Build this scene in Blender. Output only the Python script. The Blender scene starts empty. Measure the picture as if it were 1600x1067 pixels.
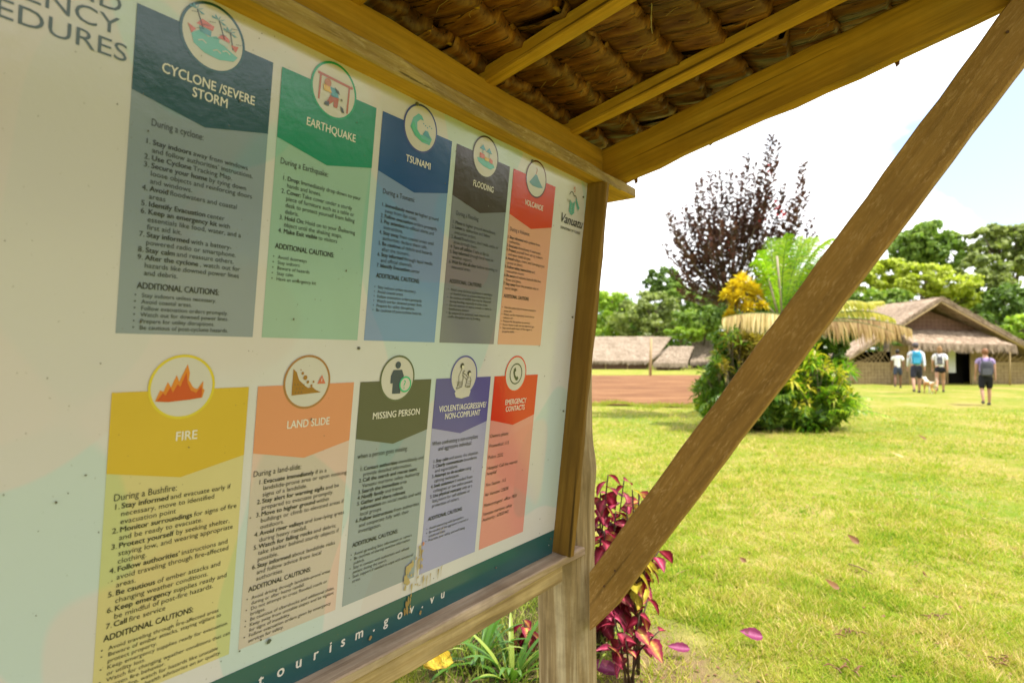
import bpy, math, random
import numpy as np
from mathutils import Vector, Matrix
R = math.radians
scene = bpy.context.scene
COL = scene.collection
random.seed(7)
rng = np.random.default_rng(11)

# ------------------------------------------------------------------ camera
FPX = 933.0
CAM_Z = 1.45
PITCH = math.atan((557 - 533.5) / FPX)
cd = bpy.data.cameras.new('camera')
cam = bpy.data.objects.new('camera', cd)
COL.objects.link(cam)
cam.location = (0, 0, CAM_Z)
cam.rotation_euler = (R(90) + PITCH, 0, 0)
cd.sensor_width = 36.0
cd.lens = FPX / 1600 * 36.0
cd.clip_start = 0.05
cd.clip_end = 2000
cd.dof.use_dof = True
cd.dof.focus_distance = 1.5
cd.dof.aperture_fstop = 3.5
scene.camera = cam

# ------------------------------------------------------------------ sky, sun, exposure
SUN_EL = R(62)
sun_h = Vector((0.90, -0.43, 0)).normalized()
SUN = Vector((sun_h.x * math.cos(SUN_EL), sun_h.y * math.cos(SUN_EL), math.sin(SUN_EL)))
w = bpy.data.worlds.new('World')
scene.world = w
w.use_nodes = True
nt = w.node_tree
nt.nodes.clear()
def nn(t, typ, **kw):
    n = t.nodes.new(typ)
    for k, v in kw.items():
        setattr(n, k, v)
    return n
out = nn(nt, 'ShaderNodeOutputWorld')
sky = nn(nt, 'ShaderNodeTexSky', sky_type='NISHITA', sun_disc=False)
sky.sun_elevation = SUN_EL
sky.sun_rotation = math.atan2(sun_h.x, sun_h.y)
sky.air_density = 1.0
sky.dust_density = 2.0
bg = nn(nt, 'ShaderNodeBackground'); bg.inputs[1].default_value = 0.13
tc = nn(nt, 'ShaderNodeTexCoord')
mp = nn(nt, 'ShaderNodeMapping'); mp.inputs['Scale'].default_value = (1.0, 1.0, 2.2)
nz = nn(nt, 'ShaderNodeTexNoise'); nz.inputs['Scale'].default_value = 2.0; nz.inputs['Detail'].default_value = 7; nz.inputs['Roughness'].default_value = 0.55
ramp = nn(nt, 'ShaderNodeValToRGB')
ramp.color_ramp.elements[0].position = 0.36; ramp.color_ramp.elements[0].color = (0.15, 0.15, 0.15, 1)
ramp.color_ramp.elements[1].position = 0.47; ramp.color_ramp.elements[1].color = (1, 1, 1, 1)
# an opening in the cloud towards the right of the view
gap = nn(nt, 'ShaderNodeVectorMath', operation='DISTANCE')
gd = Vector((0.69, 0.76, 0.285)).normalized()
gap.inputs[1].default_value = gd
gm = nn(nt, 'ShaderNodeMapRange'); gm.inputs['From Min'].default_value = 0.04; gm.inputs['From Max'].default_value = 0.17
gm.inputs['To Min'].default_value = 0.27; gm.inputs['To Max'].default_value = 0.0
sub = nn(nt, 'ShaderNodeMath', operation='SUBTRACT')
mix = nn(nt, 'ShaderNodeMixRGB')
mix.inputs['Color2'].default_value = (9.0, 9.1, 9.3, 1)
L = nt.links.new
L(tc.outputs['Generated'], mp.inputs[0]); L(mp.outputs[0], nz.inputs[0])
L(tc.outputs['Generated'], gap.inputs[0]); L(gap.outputs['Value'], gm.inputs['Value'])
L(nz.outputs['Fac'], sub.inputs[0]); L(gm.outputs[0], sub.inputs[1])
L(sub.outputs[0], ramp.inputs[0]); L(ramp.outputs[0], mix.inputs['Fac'])
L(sky.outputs[0], mix.inputs['Color1']); L(mix.outputs[0], bg.inputs[0]); L(bg.outputs[0], out.inputs[0])

sl = bpy.data.lights.new('sun', 'SUN'); sl.energy = 4.2; sl.angle = R(0.6); sl.color = (1.0, 0.95, 0.86)
so = bpy.data.objects.new('sun', sl); COL.objects.link(so)
so.rotation_euler = SUN.to_track_quat('Z', 'Y').to_euler()
so.location = (5, -5, 20)
scene.view_settings.view_transform = 'Standard'
scene.view_settings.look = 'None'
scene.view_settings.exposure = 1.0
scene.view_settings.gamma = 1
scene.view_settings.use_curve_mapping = False
scene.render.engine = 'CYCLES'

# ------------------------------------------------------------------ helpers
def tag(o, label=None, cat=None, group=None, kind=None):
    if label: o['label'] = label
    if cat: o['category'] = cat
    if group: o['group'] = group
    if kind: o['kind'] = kind
    return o

def empty(name, loc=(0, 0, 0), rz=0.0):
    o = bpy.data.objects.new(name, None); COL.objects.link(o)
    o.location = loc; o.rotation_euler = (0, 0, rz); o.empty_display_size = 0.1
    return o

def obj(name, mesh, parent=None, mat=None):
    o = bpy.data.objects.new(name, mesh); COL.objects.link(o)
    if parent: o.parent = parent
    if mat:
        mats = mat if isinstance(mat, (list, tuple)) else [mat]
        if not mesh.materials:
            for m in mats: mesh.materials.append(m)
    return o

def mesh_of(name, verts, faces, mats=None, smooth=False):
    me = bpy.data.meshes.new(name)
    me.from_pydata([tuple(v) for v in verts], [], [tuple(f) for f in faces])
    if mats is not None:
        me.polygons.foreach_set('material_index', mats)
    if smooth:
        me.polygons.foreach_set('use_smooth', [True] * len(me.polygons))
    me.update()
    return me

def mesh_np(name, co, nper, smooth=False):
    """co: (n*nper,3) array, each consecutive nper vertices one face"""
    nv = len(co); nf = nv // nper
    me = bpy.data.meshes.new(name)
    me.vertices.add(nv); me.vertices.foreach_set('co', np.asarray(co, np.float32).ravel())
    me.loops.add(nv); me.loops.foreach_set('vertex_index', np.arange(nv, dtype=np.int32))
    me.polygons.add(nf)
    me.polygons.foreach_set('loop_start', np.arange(0, nv, nper, dtype=np.int32))
    me.polygons.foreach_set('loop_total', np.full(nf, nper, np.int32))
    me.update(calc_edges=True)
    return me

class Acc:
    def __init__(s): s.v = []; s.f = []; s.m = []
    def add(s, v, f, m=0):
        b = len(s.v); s.v += [tuple(x) for x in v]; s.f += [tuple(i + b for i in q) for q in f]; s.m += [m] * len(f)
    def box(s, c, h, m=0, rot=None):
        vs = [Vector((x * h[0], y * h[1], z * h[2])) for x in (-1, 1) for y in (-1, 1) for z in (-1, 1)]
        if rot: vs = [rot @ v for v in vs]
        vs = [v + Vector(c) for v in vs]
        s.add(vs, [(0, 1, 3, 2), (4, 6, 7, 5), (0, 4, 5, 1), (2, 3, 7, 6), (0, 2, 6, 4), (1, 5, 7, 3)], m)
    def tube(s, pts, rad, n=8, m=0, cap=True):
        pts = [Vector(p) for p in pts]; rings = []
        up = Vector((0.13, 0.21, 1))
        for i, p in enumerate(pts):
            d = (pts[min(i + 1, len(pts) - 1)] - pts[max(i - 1, 0)]).normalized()
            a = d.cross(up if abs(d.dot(up.normalized())) < .95 else Vector((1, 0, 0))).normalized(); b = d.cross(a)
            r = rad[i] if isinstance(rad, (list, tuple)) else rad
            rings.append([p + a * math.cos(k * 2 * math.pi / n) * r + b * math.sin(k * 2 * math.pi / n) * r for k in range(n)])
        vs = [v for r_ in rings for v in r_]
        fs = [(i * n + k, i * n + (k + 1) % n, (i + 1) * n + (k + 1) % n, (i + 1) * n + k) for i in range(len(pts) - 1) for k in range(n)]
        if cap: fs += [tuple(range(n - 1, -1, -1)), tuple(range((len(pts) - 1) * n, len(pts) * n))]
        s.add(vs, fs, m)
    def make(s, name, parent=None, mat=None, smooth=False):
        me = mesh_of(name, s.v, s.f, s.m, smooth)
        return obj(name, me, parent, mat)

def at(px, py, Y):
    """world point on the ray of photo pixel (px,py) at distance Y ahead"""
    d = Vector(((px - 800) / FPX, 0, 0))
    x = (px - 800) / FPX; y = (py - 533.5) / FPX
    cp, sp = math.cos(PITCH), math.sin(PITCH)
    v = Vector((x, cp + y * sp, -y * cp + sp))
    return Vector((0, 0, CAM_Z)) + v * (Y / v.y)

def gz(x, y):
    t = min(max((y - 15) / 6.5, 0), 1)
    return 0.12 * t * t * (3 - 2 * t)

def srgb(r, g, b):
    f = lambda c: (c / 255 / 12.92) if c / 255 <= 0.04045 else ((c / 255 + 0.055) / 1.055) ** 2.4
    return (f(r), f(g), f(b))

# ------------------------------------------------------------------ materials
def base_mat(name, rough=0.6, spec=0.3):
    m = bpy.data.materials.new(name); m.use_nodes = True
    t = m.node_tree; b = t.nodes['Principled BSDF']
    b.inputs['Roughness'].default_value = rough
    b.inputs['Specular IOR Level'].default_value = spec
    return m, t, b

def noise(t, scale, detail=3, rough=0.5, vec=None, dist=0.0):
    n = nn(t, 'ShaderNodeTexNoise'); n.inputs['Scale'].default_value = scale
    n.inputs['Detail'].default_value = detail; n.inputs['Roughness'].default_value = rough
    n.inputs['Distortion'].default_value = dist
    if vec is not None: t.links.new(vec, n.inputs['Vector'])
    return n.outputs['Fac']

def ramp_(t, fac, stops):
    r = nn(t, 'ShaderNodeValToRGB'); cr = r.color_ramp
    while len(cr.elements) < len(stops): cr.elements.new(0.5)
    for e, (p, c) in zip(cr.elements, stops):
        e.position = p; e.color = (*c, 1) if len(c) == 3 else c
    t.links.new(fac, r.inputs[0]); return r.outputs[0]

def mixc(t, fac, a, b, mode='MIX'):
    n = nn(t, 'ShaderNodeMixRGB', blend_type=mode)
    for s, v in (('Fac', fac), ('Color1', a), ('Color2', b)):
        if isinstance(v, (int, float)): n.inputs[s].default_value = v
        elif isinstance(v, tuple): n.inputs[s].default_value = (*v[:3], 1)
        else: t.links.new(v, n.inputs[s])
    return n.outputs[0]

def bump(t, h, b, strength=0.3, dist=0.01):
    n = nn(t, 'ShaderNodeBump'); n.inputs['Strength'].default_value = strength; n.inputs['Distance'].default_value = dist
    t.links.new(h, n.inputs['Height']); t.links.new(n.outputs[0], b.inputs['Normal'])
    return n

def mapped(t, scale, coord='Object', rot=(0, 0, 0)):
    c = nn(t, 'ShaderNodeTexCoord'); m = nn(t, 'ShaderNodeMapping')
    m.inputs['Scale'].default_value = scale; m.inputs['Rotation'].default_value = rot
    t.links.new(c.outputs[coord], m.inputs[0]); return m.outputs[0]

def geopos(t, scale=(1, 1, 1)):
    g = nn(t, 'ShaderNodeNewGeometry'); m = nn(t, 'ShaderNodeMapping'); m.inputs['Scale'].default_value = scale
    t.links.new(g.outputs['Position'], m.inputs[0]); return m.outputs[0]

def plain(name, rgb, rough=0.6, spec=0.3, var=0.15, scale=20, bmp=0.1):
    m, t, b = base_mat(name, rough, spec)
    v = mapped(t, (1, 1, 1))
    n = noise(t, scale, 4, 0.6, v)
    c = ramp_(t, n, [(0.3, tuple(x * (1 - var) for x in rgb)), (0.7, tuple(min(x * (1 + var), 1) for x in rgb))])
    t.links.new(c, b.inputs['Base Color'])
    if bmp: bump(t, n, b, bmp, 0.01)
    return m

def island_rand(t):
    g = nn(t, 'ShaderNodeNewGeometry'); return g.outputs['Random Per Island']

def leaf_mat(name, cols, trans=0.35, rough=0.5, clump=1.2, spec=0.35):
    """foliage: colour varies leaf by leaf and clump by clump, light passes through"""
    m, t, b = base_mat(name, rough, spec)
    r = island_rand(t)
    n = noise(t, clump, 2, 0.5, geopos(t))
    f = nn(t, 'ShaderNodeMath', operation='ADD'); t.links.new(r, f.inputs[0])
    mm = nn(t, 'ShaderNodeMath', operation='MULTIPLY'); mm.inputs[1].default_value = 1.6; t.links.new(n, mm.inputs[0])
    t.links.new(mm.outputs[0], f.inputs[1])
    h = nn(t, 'ShaderNodeMath', operation='MULTIPLY'); h.inputs[1].default_value = 0.42; t.links.new(f.outputs[0], h.inputs[0])
    k = len(cols); c = ramp_(t, h.outputs[0], [(0.2 + 0.6 * i / max(k - 1, 1), cc) for i, cc in enumerate(cols)])
    t.links.new(c, b.inputs['Base Color'])
    tr = nn(t, 'ShaderNodeBsdfTranslucent'); ms = nn(t, 'ShaderNodeMixShader'); ms.inputs[0].default_value = trans
    br = mixc(t, 1.0, c, (1.25, 1.35, 0.8), 'MULTIPLY')
    t.links.new(br, tr.inputs[0])
    o = t.nodes['Material Output']
    t.links.new(b.outputs[0], ms.inputs[1]); t.links.new(tr.outputs[0], ms.inputs[2]); t.links.new(ms.outputs[0], o.inputs[0])
    return m

def wood_mat(name, dark, mid, light, axis=0, scale=1.0, rough=0.75, green=0.0, blot=1.0, fleck=None, grain=0.55, crack=0.35):
    m, t, b = base_mat(name, rough, 0.25)
    sc = [22.0 * scale] * 3; sc[axis] = 1.3 * scale
    v = mapped(t, tuple(sc))
    g = noise(t, 1.0, 6, 0.65, v, 0.6)
    sc2 = [90.0 * scale] * 3; sc2[axis] = 4 * scale
    f = noise(t, 1.0, 3, 0.6, mapped(t, tuple(sc2)))
    c = ramp_(t, g, [(0.28, dark), (0.5, mid), (0.72, light)])
    c = mixc(t, 0.35, c, ramp_(t, f, [(0.35, (0.35, 0.35, 0.35)), (0.6, (1, 1, 1))]), 'MULTIPLY')
    bl = noise(t, 5.0, 5, 0.65, mapped(t, (1, 1, 1)))
    c = mixc(t, ramp_(t, bl, [(0.45, (0, 0, 0)), (0.72, (0.55 * blot,) * 3)]), c, dark)
    if green:
        gn = noise(t, 3.0, 3, 0.6, mapped(t, (1, 1, 1)))
        c = mixc(t, ramp_(t, gn, [(0.5, (0, 0, 0)), (0.7, (green,) * 3)]), c, (0.10, 0.11, 0.03))
    sc3 = [48.0 * scale] * 3; sc3[axis] = 0.7 * scale
    ck = ramp_(t, noise(t, 1.0, 2, 0.5, mapped(t, tuple(sc3)), 0.25), [(0.30, (crack,) * 3), (0.355, (1, 1, 1))])
    c = mixc(t, 1.0, c, ck, 'MULTIPLY')
    hh = mixc(t, 0.5, mixc(t, 0.5, g, f), ck)
    if fleck:
        f1 = noise(t, 1.0, 3, 0.7, mapped(t, (40, 150, 150), rot=(.5, .6, .7)))
        f2 = noise(t, 14.0, 4, 0.65, mapped(t, (1, 1, 1)))
        fm = mixc(t, 1.0, ramp_(t, f1, [(.50, (0,) * 3), (.74, (.55,) * 3)]), ramp_(t, f2, [(.40, (0.1,) * 3), (.62, (1,) * 3)]), 'MULTIPLY')
        c = mixc(t, fm, c, fleck)
        hh = mixc(t, 0.5, hh, f1)
    t.links.new(c, b.inputs['Base Color'])
    bump(t, hh, b, grain, 0.004)
    return m

M = {}
M['wood_orange'] = wood_mat('warm_brown_timber', (0.30, 0.155, 0.016), (0.55, 0.29, 0.030), (0.66, 0.39, 0.06))
M['wood_olive'] = wood_mat('olive_brown_timber', (0.30, 0.15, 0.011), (0.52, 0.27, 0.019), (0.62, 0.35, 0.038), green=0.2)
M['wood_brace'] = wood_mat('rough_sawn_brown_timber', (0.21, 0.112, 0.029), (0.325, 0.172, 0.045), (0.41, 0.228, 0.066), scale=0.8, fleck=(0.64, 0.40, 0.18))
M['wood_plank'] = wood_mat('dark_brown_plank', (0.14, 0.07, 0.010), (0.22, 0.115, 0.018), (0.29, 0.165, 0.035))
M['wood_rough'] = wood_mat('rough_bark_edge', (0.22, 0.13, 0.04), (0.34, 0.22, 0.085), (0.48, 0.34, 0.16), scale=1.5, fleck=(0.62, 0.48, 0.28), grain=1.0)
M['wood_grey'] = wood_mat('weathered_grey_timber', (0.14, 0.09, 0.05), (0.42, 0.29, 0.19), (0.62, 0.48, 0.35), crack=0.2, grain=0.9)
M['wood_rail'] = wood_mat('weathered_tan_timber', (0.14, 0.085, 0.035), (0.40, 0.27, 0.12), (0.60, 0.44, 0.23), crack=0.2, grain=0.9)
M['bark_post'] = wood_mat('debarked_log', (0.13, 0.08, 0.03), (0.34, 0.235, 0.115), (0.62, 0.50, 0.32), axis=2, blot=1.3, crack=0.2, grain=1.0)

# glossy printed vinyl: faint ripples, dust, a drift of pale watermark tints
def print_mat(name, rgb, tint=0.0, rough=0.15):
    m, t, b = base_mat(name, rough, 0.65)
    p = geopos(t)
    d = noise(t, 3.0, 5, 0.65, p)
    c = mixc(t, ramp_(t, d, [(0.35, (0.0,) * 3), (0.8, (0.28,) * 3)]), rgb, tuple(x * 0.72 for x in (rgb[0], rgb[1] * 0.97, rgb[2] * 0.86)))
    if tint:
        wv = noise(t, 2.6, 0.0, 0.3, geopos(t, (1.2, 1.2, 0.8)), 0.4)
        mk = ramp_(t, wv, [(0.515, (0, 0, 0)), (0.525, (tint,) * 3)])
        c = mixc(t, mk, c, tuple(a * b_ for a, b_ in zip(rgb, (0.74, 0.96, 0.94))))
        w2 = noise(t, 2.1, 0.0, 0.3, geopos(t, (1.0, 1.3, 1.0)), 0.8)
        mk2 = ramp_(t, w2, [(0.40, (tint,) * 3), (0.415, (0, 0, 0))])
        c = mixc(t, mk2, c, tuple(a * b_ for a, b_ in zip(rgb, (0.97, 0.90, 0.88))))
    sp = noise(t, 160, 2, 0.5, p)
    c = mixc(t, ramp_(t, sp, [(0.74, (0,) * 3), (0.78, (0.5,) * 3)]), c, (0.12, 0.09, 0.05))
    t.links.new(c, b.inputs['Base Color'])
    rr = nn(t, 'ShaderNodeMapRange'); rr.inputs['To Min'].default_value = rough - 0.08; rr.inputs['To Max'].default_value = rough + 0.10
    t.links.new(noise(t, 9, 4, 0.6, p), rr.inputs['Value']); t.links.new(rr.outputs[0], b.inputs['Roughness'])
    rip = noise(t, 55, 3, 0.6, p)
    big = noise(t, 4.0, 2, 0.4, p)
    hb = nn(t, 'ShaderNodeMath', operation='MULTIPLY_ADD'); hb.inputs[1].default_value = 0.10
    t.links.new(rip, hb.inputs[0]); t.links.new(big, hb.inputs[2])
    bump(t, hb.outputs[0], b, 0.25, 0.012)
    return m
# ------------------------------------------------------------------ GROUND
def near_noise(x, y):
    return 0.012 * math.sin(x * 2.1 + 1.3 * y) + 0.009 * math.sin(3.3 * x - 2.2 * y + 1) if y < 60 else 0

def build_ground():
    xs = np.concatenate([np.linspace(-400, -40, 10), np.linspace(-30, 40, 90), np.linspace(55, 400, 10)])
    ys = np.concatenate([np.linspace(-200, -12, 8), np.linspace(-8, 30, 96), np.linspace(34, 90, 20), np.linspace(110, 700, 8)])
    vs = [(x, y, gz(x, y) + (near_noise(x, y) if abs(x) < 60 else 0)) for y in ys for x in xs]
    n = len(xs)
    fs = [(j * n + i, j * n + i + 1, (j + 1) * n + i + 1, (j + 1) * n + i) for j in range(len(ys) - 1) for i in range(n - 1)]
    m, t, b = base_mat('lawn', 0.9, 0.1)
    p = geopos(t)
    a = noise(t, 0.55, 4, 0.6, p); bb = noise(t, 6.0, 5, 0.7, p); c3 = noise(t, 60, 3, 0.7, p)
    c = ramp_(t, a, [(0.33, (0.125, 0.20, 0.012)), (0.50, (0.195, 0.22, 0.020)), (0.68, (0.32, 0.26, 0.075))])
    c = mixc(t, ramp_(t, bb, [(0.47, (0,) * 3), (0.70, (0.75,) * 3)]), c, (0.38, 0.285, 0.12))
    c = mixc(t, ramp_(t, c3, [(0.3, (0.55,) * 3), (0.5, (0,) * 3)]), c, (0.12, 0.12, 0.02))
    # bare earth around the foot of the post
    d = nn(t, 'ShaderNodeVectorMath', operation='DISTANCE'); d.inputs[1].default_value = (0.35, 2.75, 0)
    g = nn(t, 'ShaderNodeNewGeometry'); t.links.new(g.outputs['Position'], d.inputs[0])
    dd = nn(t, 'ShaderNodeMath', operation='MULTIPLY_ADD'); dd.inputs[1].default_value = 1.1
    t.links.new(bb, dd.inputs[0]); t.links.new(d.outputs['Value'], dd.inputs[2])
    dh = nn(t, 'ShaderNodeMath', operation='MULTIPLY'); dh.inputs[1].default_value = 0.5; t.links.new(dd.outputs[0], dh.inputs[0])
    c = mixc(t, ramp_(t, dh.outputs[0], [(0.50, (0.9,) * 3), (0.70, (0,) * 3)]), c, (0.22, 0.145, 0.08))
    d2 = nn(t, 'ShaderNodeVectorMath', operation='DISTANCE'); d2.inputs[1].default_value = (-0.12, 3.25, 0); t.links.new(g.outputs['Position'], d2.inputs[0])  # shade under the board, painted as a dark brown patch in the ground colour
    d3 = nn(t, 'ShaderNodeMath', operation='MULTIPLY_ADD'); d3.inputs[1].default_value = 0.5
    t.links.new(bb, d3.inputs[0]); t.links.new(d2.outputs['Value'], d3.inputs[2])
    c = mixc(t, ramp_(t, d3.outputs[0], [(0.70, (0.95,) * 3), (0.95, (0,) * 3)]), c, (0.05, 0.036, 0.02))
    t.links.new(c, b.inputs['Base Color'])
    bump(t, c3, b, 0.8, 0.03)
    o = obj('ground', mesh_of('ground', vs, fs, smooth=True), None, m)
    tag(o, kind='structure')

def build_clay():
    pts_near = [(x, 16.9 + 0.012 * (x - 6) + 0.35 * math.sin(x * 0.7) + 0.15 * math.sin(x * 2.3)) for x in np.linspace(-22, 6.6, 40)]
    pts_far = [(x, 42 + 0.8 * math.sin(x * 0.4)) for x in np.linspace(15, -26, 30)]
    right = [(6.6 + (15 - 6.6) * k / 10 + 0.2 * math.sin(k * 2.1), 17.0 + 25 * k / 10) for k in range(1, 10)]
    # strip of quads following the ground
    vs, fs = [], []
    rows = 26
    for j in range(rows + 1):
        f = j / rows
        for i in range(41):
            u = i / 40
            x0 = -22 - 4 * f; x1 = 6.6 + 8.4 * f + 0.25 * math.sin(j * 1.7)
            x = x0 + (x1 - x0) * u
            y = 16.9 + 0.35 * math.sin(x * 0.7) + 0.15 * math.sin(x * 2.3) + f * 25.1
            if u > 0.93: y += (0.5 - f) * (u - 0.93) * 14
            vs.append((x, y, gz(x, y) + 0.028))
    for j in range(rows):
        for i in range(40):
            k = j * 41 + i
            fs.append((k, k + 1, k + 42, k + 41))
    m, t, b = base_mat('red_clay', 0.95, 0.1)
    p = geopos(t, (0.3, 1, 1))
    c = ramp_(t, noise(t, 1.0, 5, 0.65, p), [(0.3, (0.095, 0.040, 0.019)), (0.48, (0.165, 0.078, 0.035)), (0.66, (0.25, 0.13, 0.062))])
    t.links.new(c, b.inputs['Base Color'])
    bump(t, noise(t, 12, 4, 0.6, geopos(t)), b, 0.3, 0.02)
    o = obj('clay_court', mesh_of('clay_court', vs, fs, smooth=True), None, m)
    tag(o, kind='structure')
    # ragged grass creeping over the near edge of the clay
    g = np.random.default_rng(9); n = 9000; X = g.uniform(-6, 8, n); e = 16.9 + .35 * np.sin(X * .7) + .15 * np.sin(X * 2.3) + .5 * np.sin(X * 3.7) * np.sin(X * 1.3)
    Y = e + np.abs(g.normal(0, .45, n)) - .2; h = g.uniform(.03, .09, n); wd = g.uniform(.006, .014, n); t_ = np.clip((Y - 15) / 6.5, 0, 1); Z = .12 * t_ * t_ * (3 - 2 * t_) + .02
    ln = g.normal(0, .5, (n, 2)) * h[:, None]; Q = np.zeros((n, 3, 3)); Q[:, 0] = np.c_[X - wd, Y, Z]; Q[:, 1] = np.c_[X + wd, Y, Z]; Q[:, 2] = np.c_[X + ln[:, 0], Y + ln[:, 1], Z + h]
    gm_ = leaf_mat('edge_grass', [(0.13, 0.20, 0.012), (0.25, 0.29, 0.02), (0.36, 0.33, 0.05)], trans=.4, clump=1.7)
    tag(obj('edge_grass', mesh_np('edge_grass', Q.reshape(-1, 3), 3), None, gm_), 'ragged grass along the near edge of the red clay', 'grass', kind='stuff')

def build_grass():
    # blades: even in the picture, i.e. dense near the lens, sparse far away
    n = 330000
    v = rng.random(n) ** 1.15
    Y = CAM_Z * FPX / (40 + (620 - 40) * v)     # ground distance of a picture row
    Y = Y[(Y < 16.5)]
    n = len(Y)
    X = Y * (-0.22 + 1.16 * rng.random(n)) + rng.normal(0, 0.02, n)
    keep = rng.random(n) < 0.92
    d = np.hypot(X - 0.35, Y - 2.75)
    keep &= ~((d < 0.78) & (rng.random(n) < 0.80))
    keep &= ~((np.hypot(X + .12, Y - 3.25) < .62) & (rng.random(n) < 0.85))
    patch = np.sin(X * 1.7 + 0.6 * np.sin(Y * 1.1)) * np.sin(Y * 1.3 + 0.7 * np.sin(X * 2.1))
    keep &= ~((patch > 0.45) & (rng.random(n) < 0.45))
    cl = np.sin(9 * X + 2 * np.sin(5 * Y)) * np.sin(8 * Y + 2 * np.sin(6 * X)) + .5 * np.sin(23 * X + 3 * np.sin(13 * Y)) * np.sin(21 * Y)
    keep &= ~((cl < -.25) & (rng.random(n) < .62))
    X, Y, cl = X[keep], Y[keep], cl[keep]; n = len(X)
    h = (1 + .7 * np.clip(cl, 0, 1)) * (0.014 + 0.024 * rng.random(n) ** 1.5) * (1 + 0.04 * Y); wd = (0.0012 + 0.0012 * rng.random(n)) * (1 + 0.34 * Y)
    a = rng.random(n) * 2 * np.pi; lean = rng.normal(0, 0.75, (n, 2)) * h[:, None]
    t = np.clip((Y - 15) / 6.5, 0, 1); Z = 0.12 * t * t * (3 - 2 * t) + 0.012 * np.sin(X * 2.1 + 1.3 * Y) + 0.009 * np.sin(3.3 * X - 2.2 * Y + 1) - 0.003
    P = np.zeros((n, 3, 3))
    P[:, 0] = np.c_[X - np.cos(a) * wd, Y - np.sin(a) * wd, Z]
    P[:, 1] = np.c_[X + np.cos(a) * wd, Y + np.sin(a) * wd, Z]
    P[:, 2] = np.c_[X + lean[:, 0], Y + lean[:, 1], Z + h]
    m = leaf_mat('grass_blades', [(0.09, 0.20, 0.010), (0.22, 0.32, 0.018), (0.37, 0.36, 0.045), (0.60, 0.45, 0.21)], trans=0.4, clump=1.5, rough=0.65, spec=0.15)
    o = obj('grass', mesh_np('grass', P.reshape(-1, 3), 3), None, m)
    tag(o, 'short yellow green lawn grass in sunlight', 'grass', kind='stuff')

build_ground(); build_clay(); build_grass()
# ------------------------------------------------------------------ SHELTER FRAME (s along the board, t outwards, z up)
UH = Vector((0.584529, 0.811373, 0)).normalized(); NH = Vector((UH.y, -UH.x, 0))
S0 = Vector((0.13422, 2.00481, 0))
RZ = math.atan2(UH.y, UH.x)
shelter = empty('notice_shelter', S0, RZ)
tag(shelter, 'open timber shelter with folded palm leaf roof over the notice board', 'shelter')
def S(s, t, z): return Vector((s, -t, z))
def S2W(s, t, z): return S0 + UH * s + NH * t + Vector((0, 0, z))

def beam(name, p0, p1, wy, wz, mat, up=Vector((0, 0, 1)), parent=shelter, jit=0.0015, seg=26, cut0=0.0, cut1=0.0, bev=0.003):
    """a sawn timber from p0 to p1 (centre line), width wy across, height wz along 'up'"""
    p0, p1 = Vector(p0), Vector(p1); L_ = (p1 - p0).length
    x = (p1 - p0).normalized(); y = up.cross(x).normalized(); z = x.cross(y)
    prof = []
    hy, hz = wy / 2, wz / 2
    for cy, cz in ((-1, -1), (1, -1), (1, 1), (-1, 1)):
        if (cy, cz) in ((-1, -1), (1, 1)):
            prof += [(cy * hy, cz * (hz - bev)), (cy * (hy - bev), cz * hz)]
        else:
            prof += [(cy * (hy - bev), cz * hz), (cy * hy, cz * (hz - bev))]
    vs, fs = [], []
    r = random.Random(hash(name) % 1000 + int(L_ * 1000))
    ph = [r.random() * 6 for _ in range(8)]
    for i in range(seg + 1):
        u = i / seg * L_
        for k, (py, pz) in enumerate(prof):
            e = jit * (math.sin(u * 9 + ph[k // 2]) + 0.6 * math.sin(u * 31 + ph[(k // 2 + 3) % 8]) + 0.5 * (r.random() - .5))
            f = 1 + e / max(min(hy, hz), .01) * 0.5
            uu = u + (cut0 * pz if i == 0 else 0) + (cut1 * pz if i == seg else 0)
            vs.append((uu, py * f, pz * f))
    n = 8
    for i in range(seg):
        for k in range(n):
            fs.append((i * n + k, i * n + (k + 1) % n, (i + 1) * n + (k + 1) % n, (i + 1) * n + k))
    fs += [tuple(range(n - 1, -1, -1)), tuple(range(seg * n, seg * n + n))]
    o = obj(name, mesh_of(name, vs, fs), parent, mat)
    mt = Matrix((x, y, z)).transposed().to_4x4(); mt.translation = p0
    o.matrix_basis = mt
    return o

# posts: debarked logs with lumps
def post(s, t, r0, label=None):
    vs, fs = [], []; n = 28; rows = 60; H = 2.12
    rr = random.Random(int(s * 100) + 5)
    for j in range(rows + 1):
        z = -0.25 + (H + 0.25) * j / rows
        for k in range(n):
            a = 2 * math.pi * k / n
            r = r0 * (1 - 0.05 * z) * (1 + 0.035 * math.sin(2 * a + z * 1.7) + 0.02 * math.sin(5 * a + z * 3.1) + 0.012 * math.sin(3 * a - z * 9))
            r += 0.012 * math.exp(-((z - 1.05) / 0.07) ** 2) * max(0, math.cos(a - 5.3))
            r -= 0.005 * math.exp(-((z - 0.72) / 0.03) ** 2)
            cx = 0.012 * math.sin(z * 2.4 + 0.5)
            vs.append((s + cx + r * math.cos(a), -t + r * math.sin(a), z))
    for j in range(rows):
        for k in range(n):
            fs.append((j * n + k, j * n + (k + 1) % n, (j + 1) * n + (k + 1) % n, (j + 1) * n + k))
    fs.append(tuple(range(rows * n, rows * n + n)))
    return obj('post', mesh_of('post', vs, fs, smooth=True), shelter, M['bark_post'])
post(0.172, -0.052, 0.109); post(-2.62, -0.052, 0.105)

TOPZ = 2.010
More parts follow.
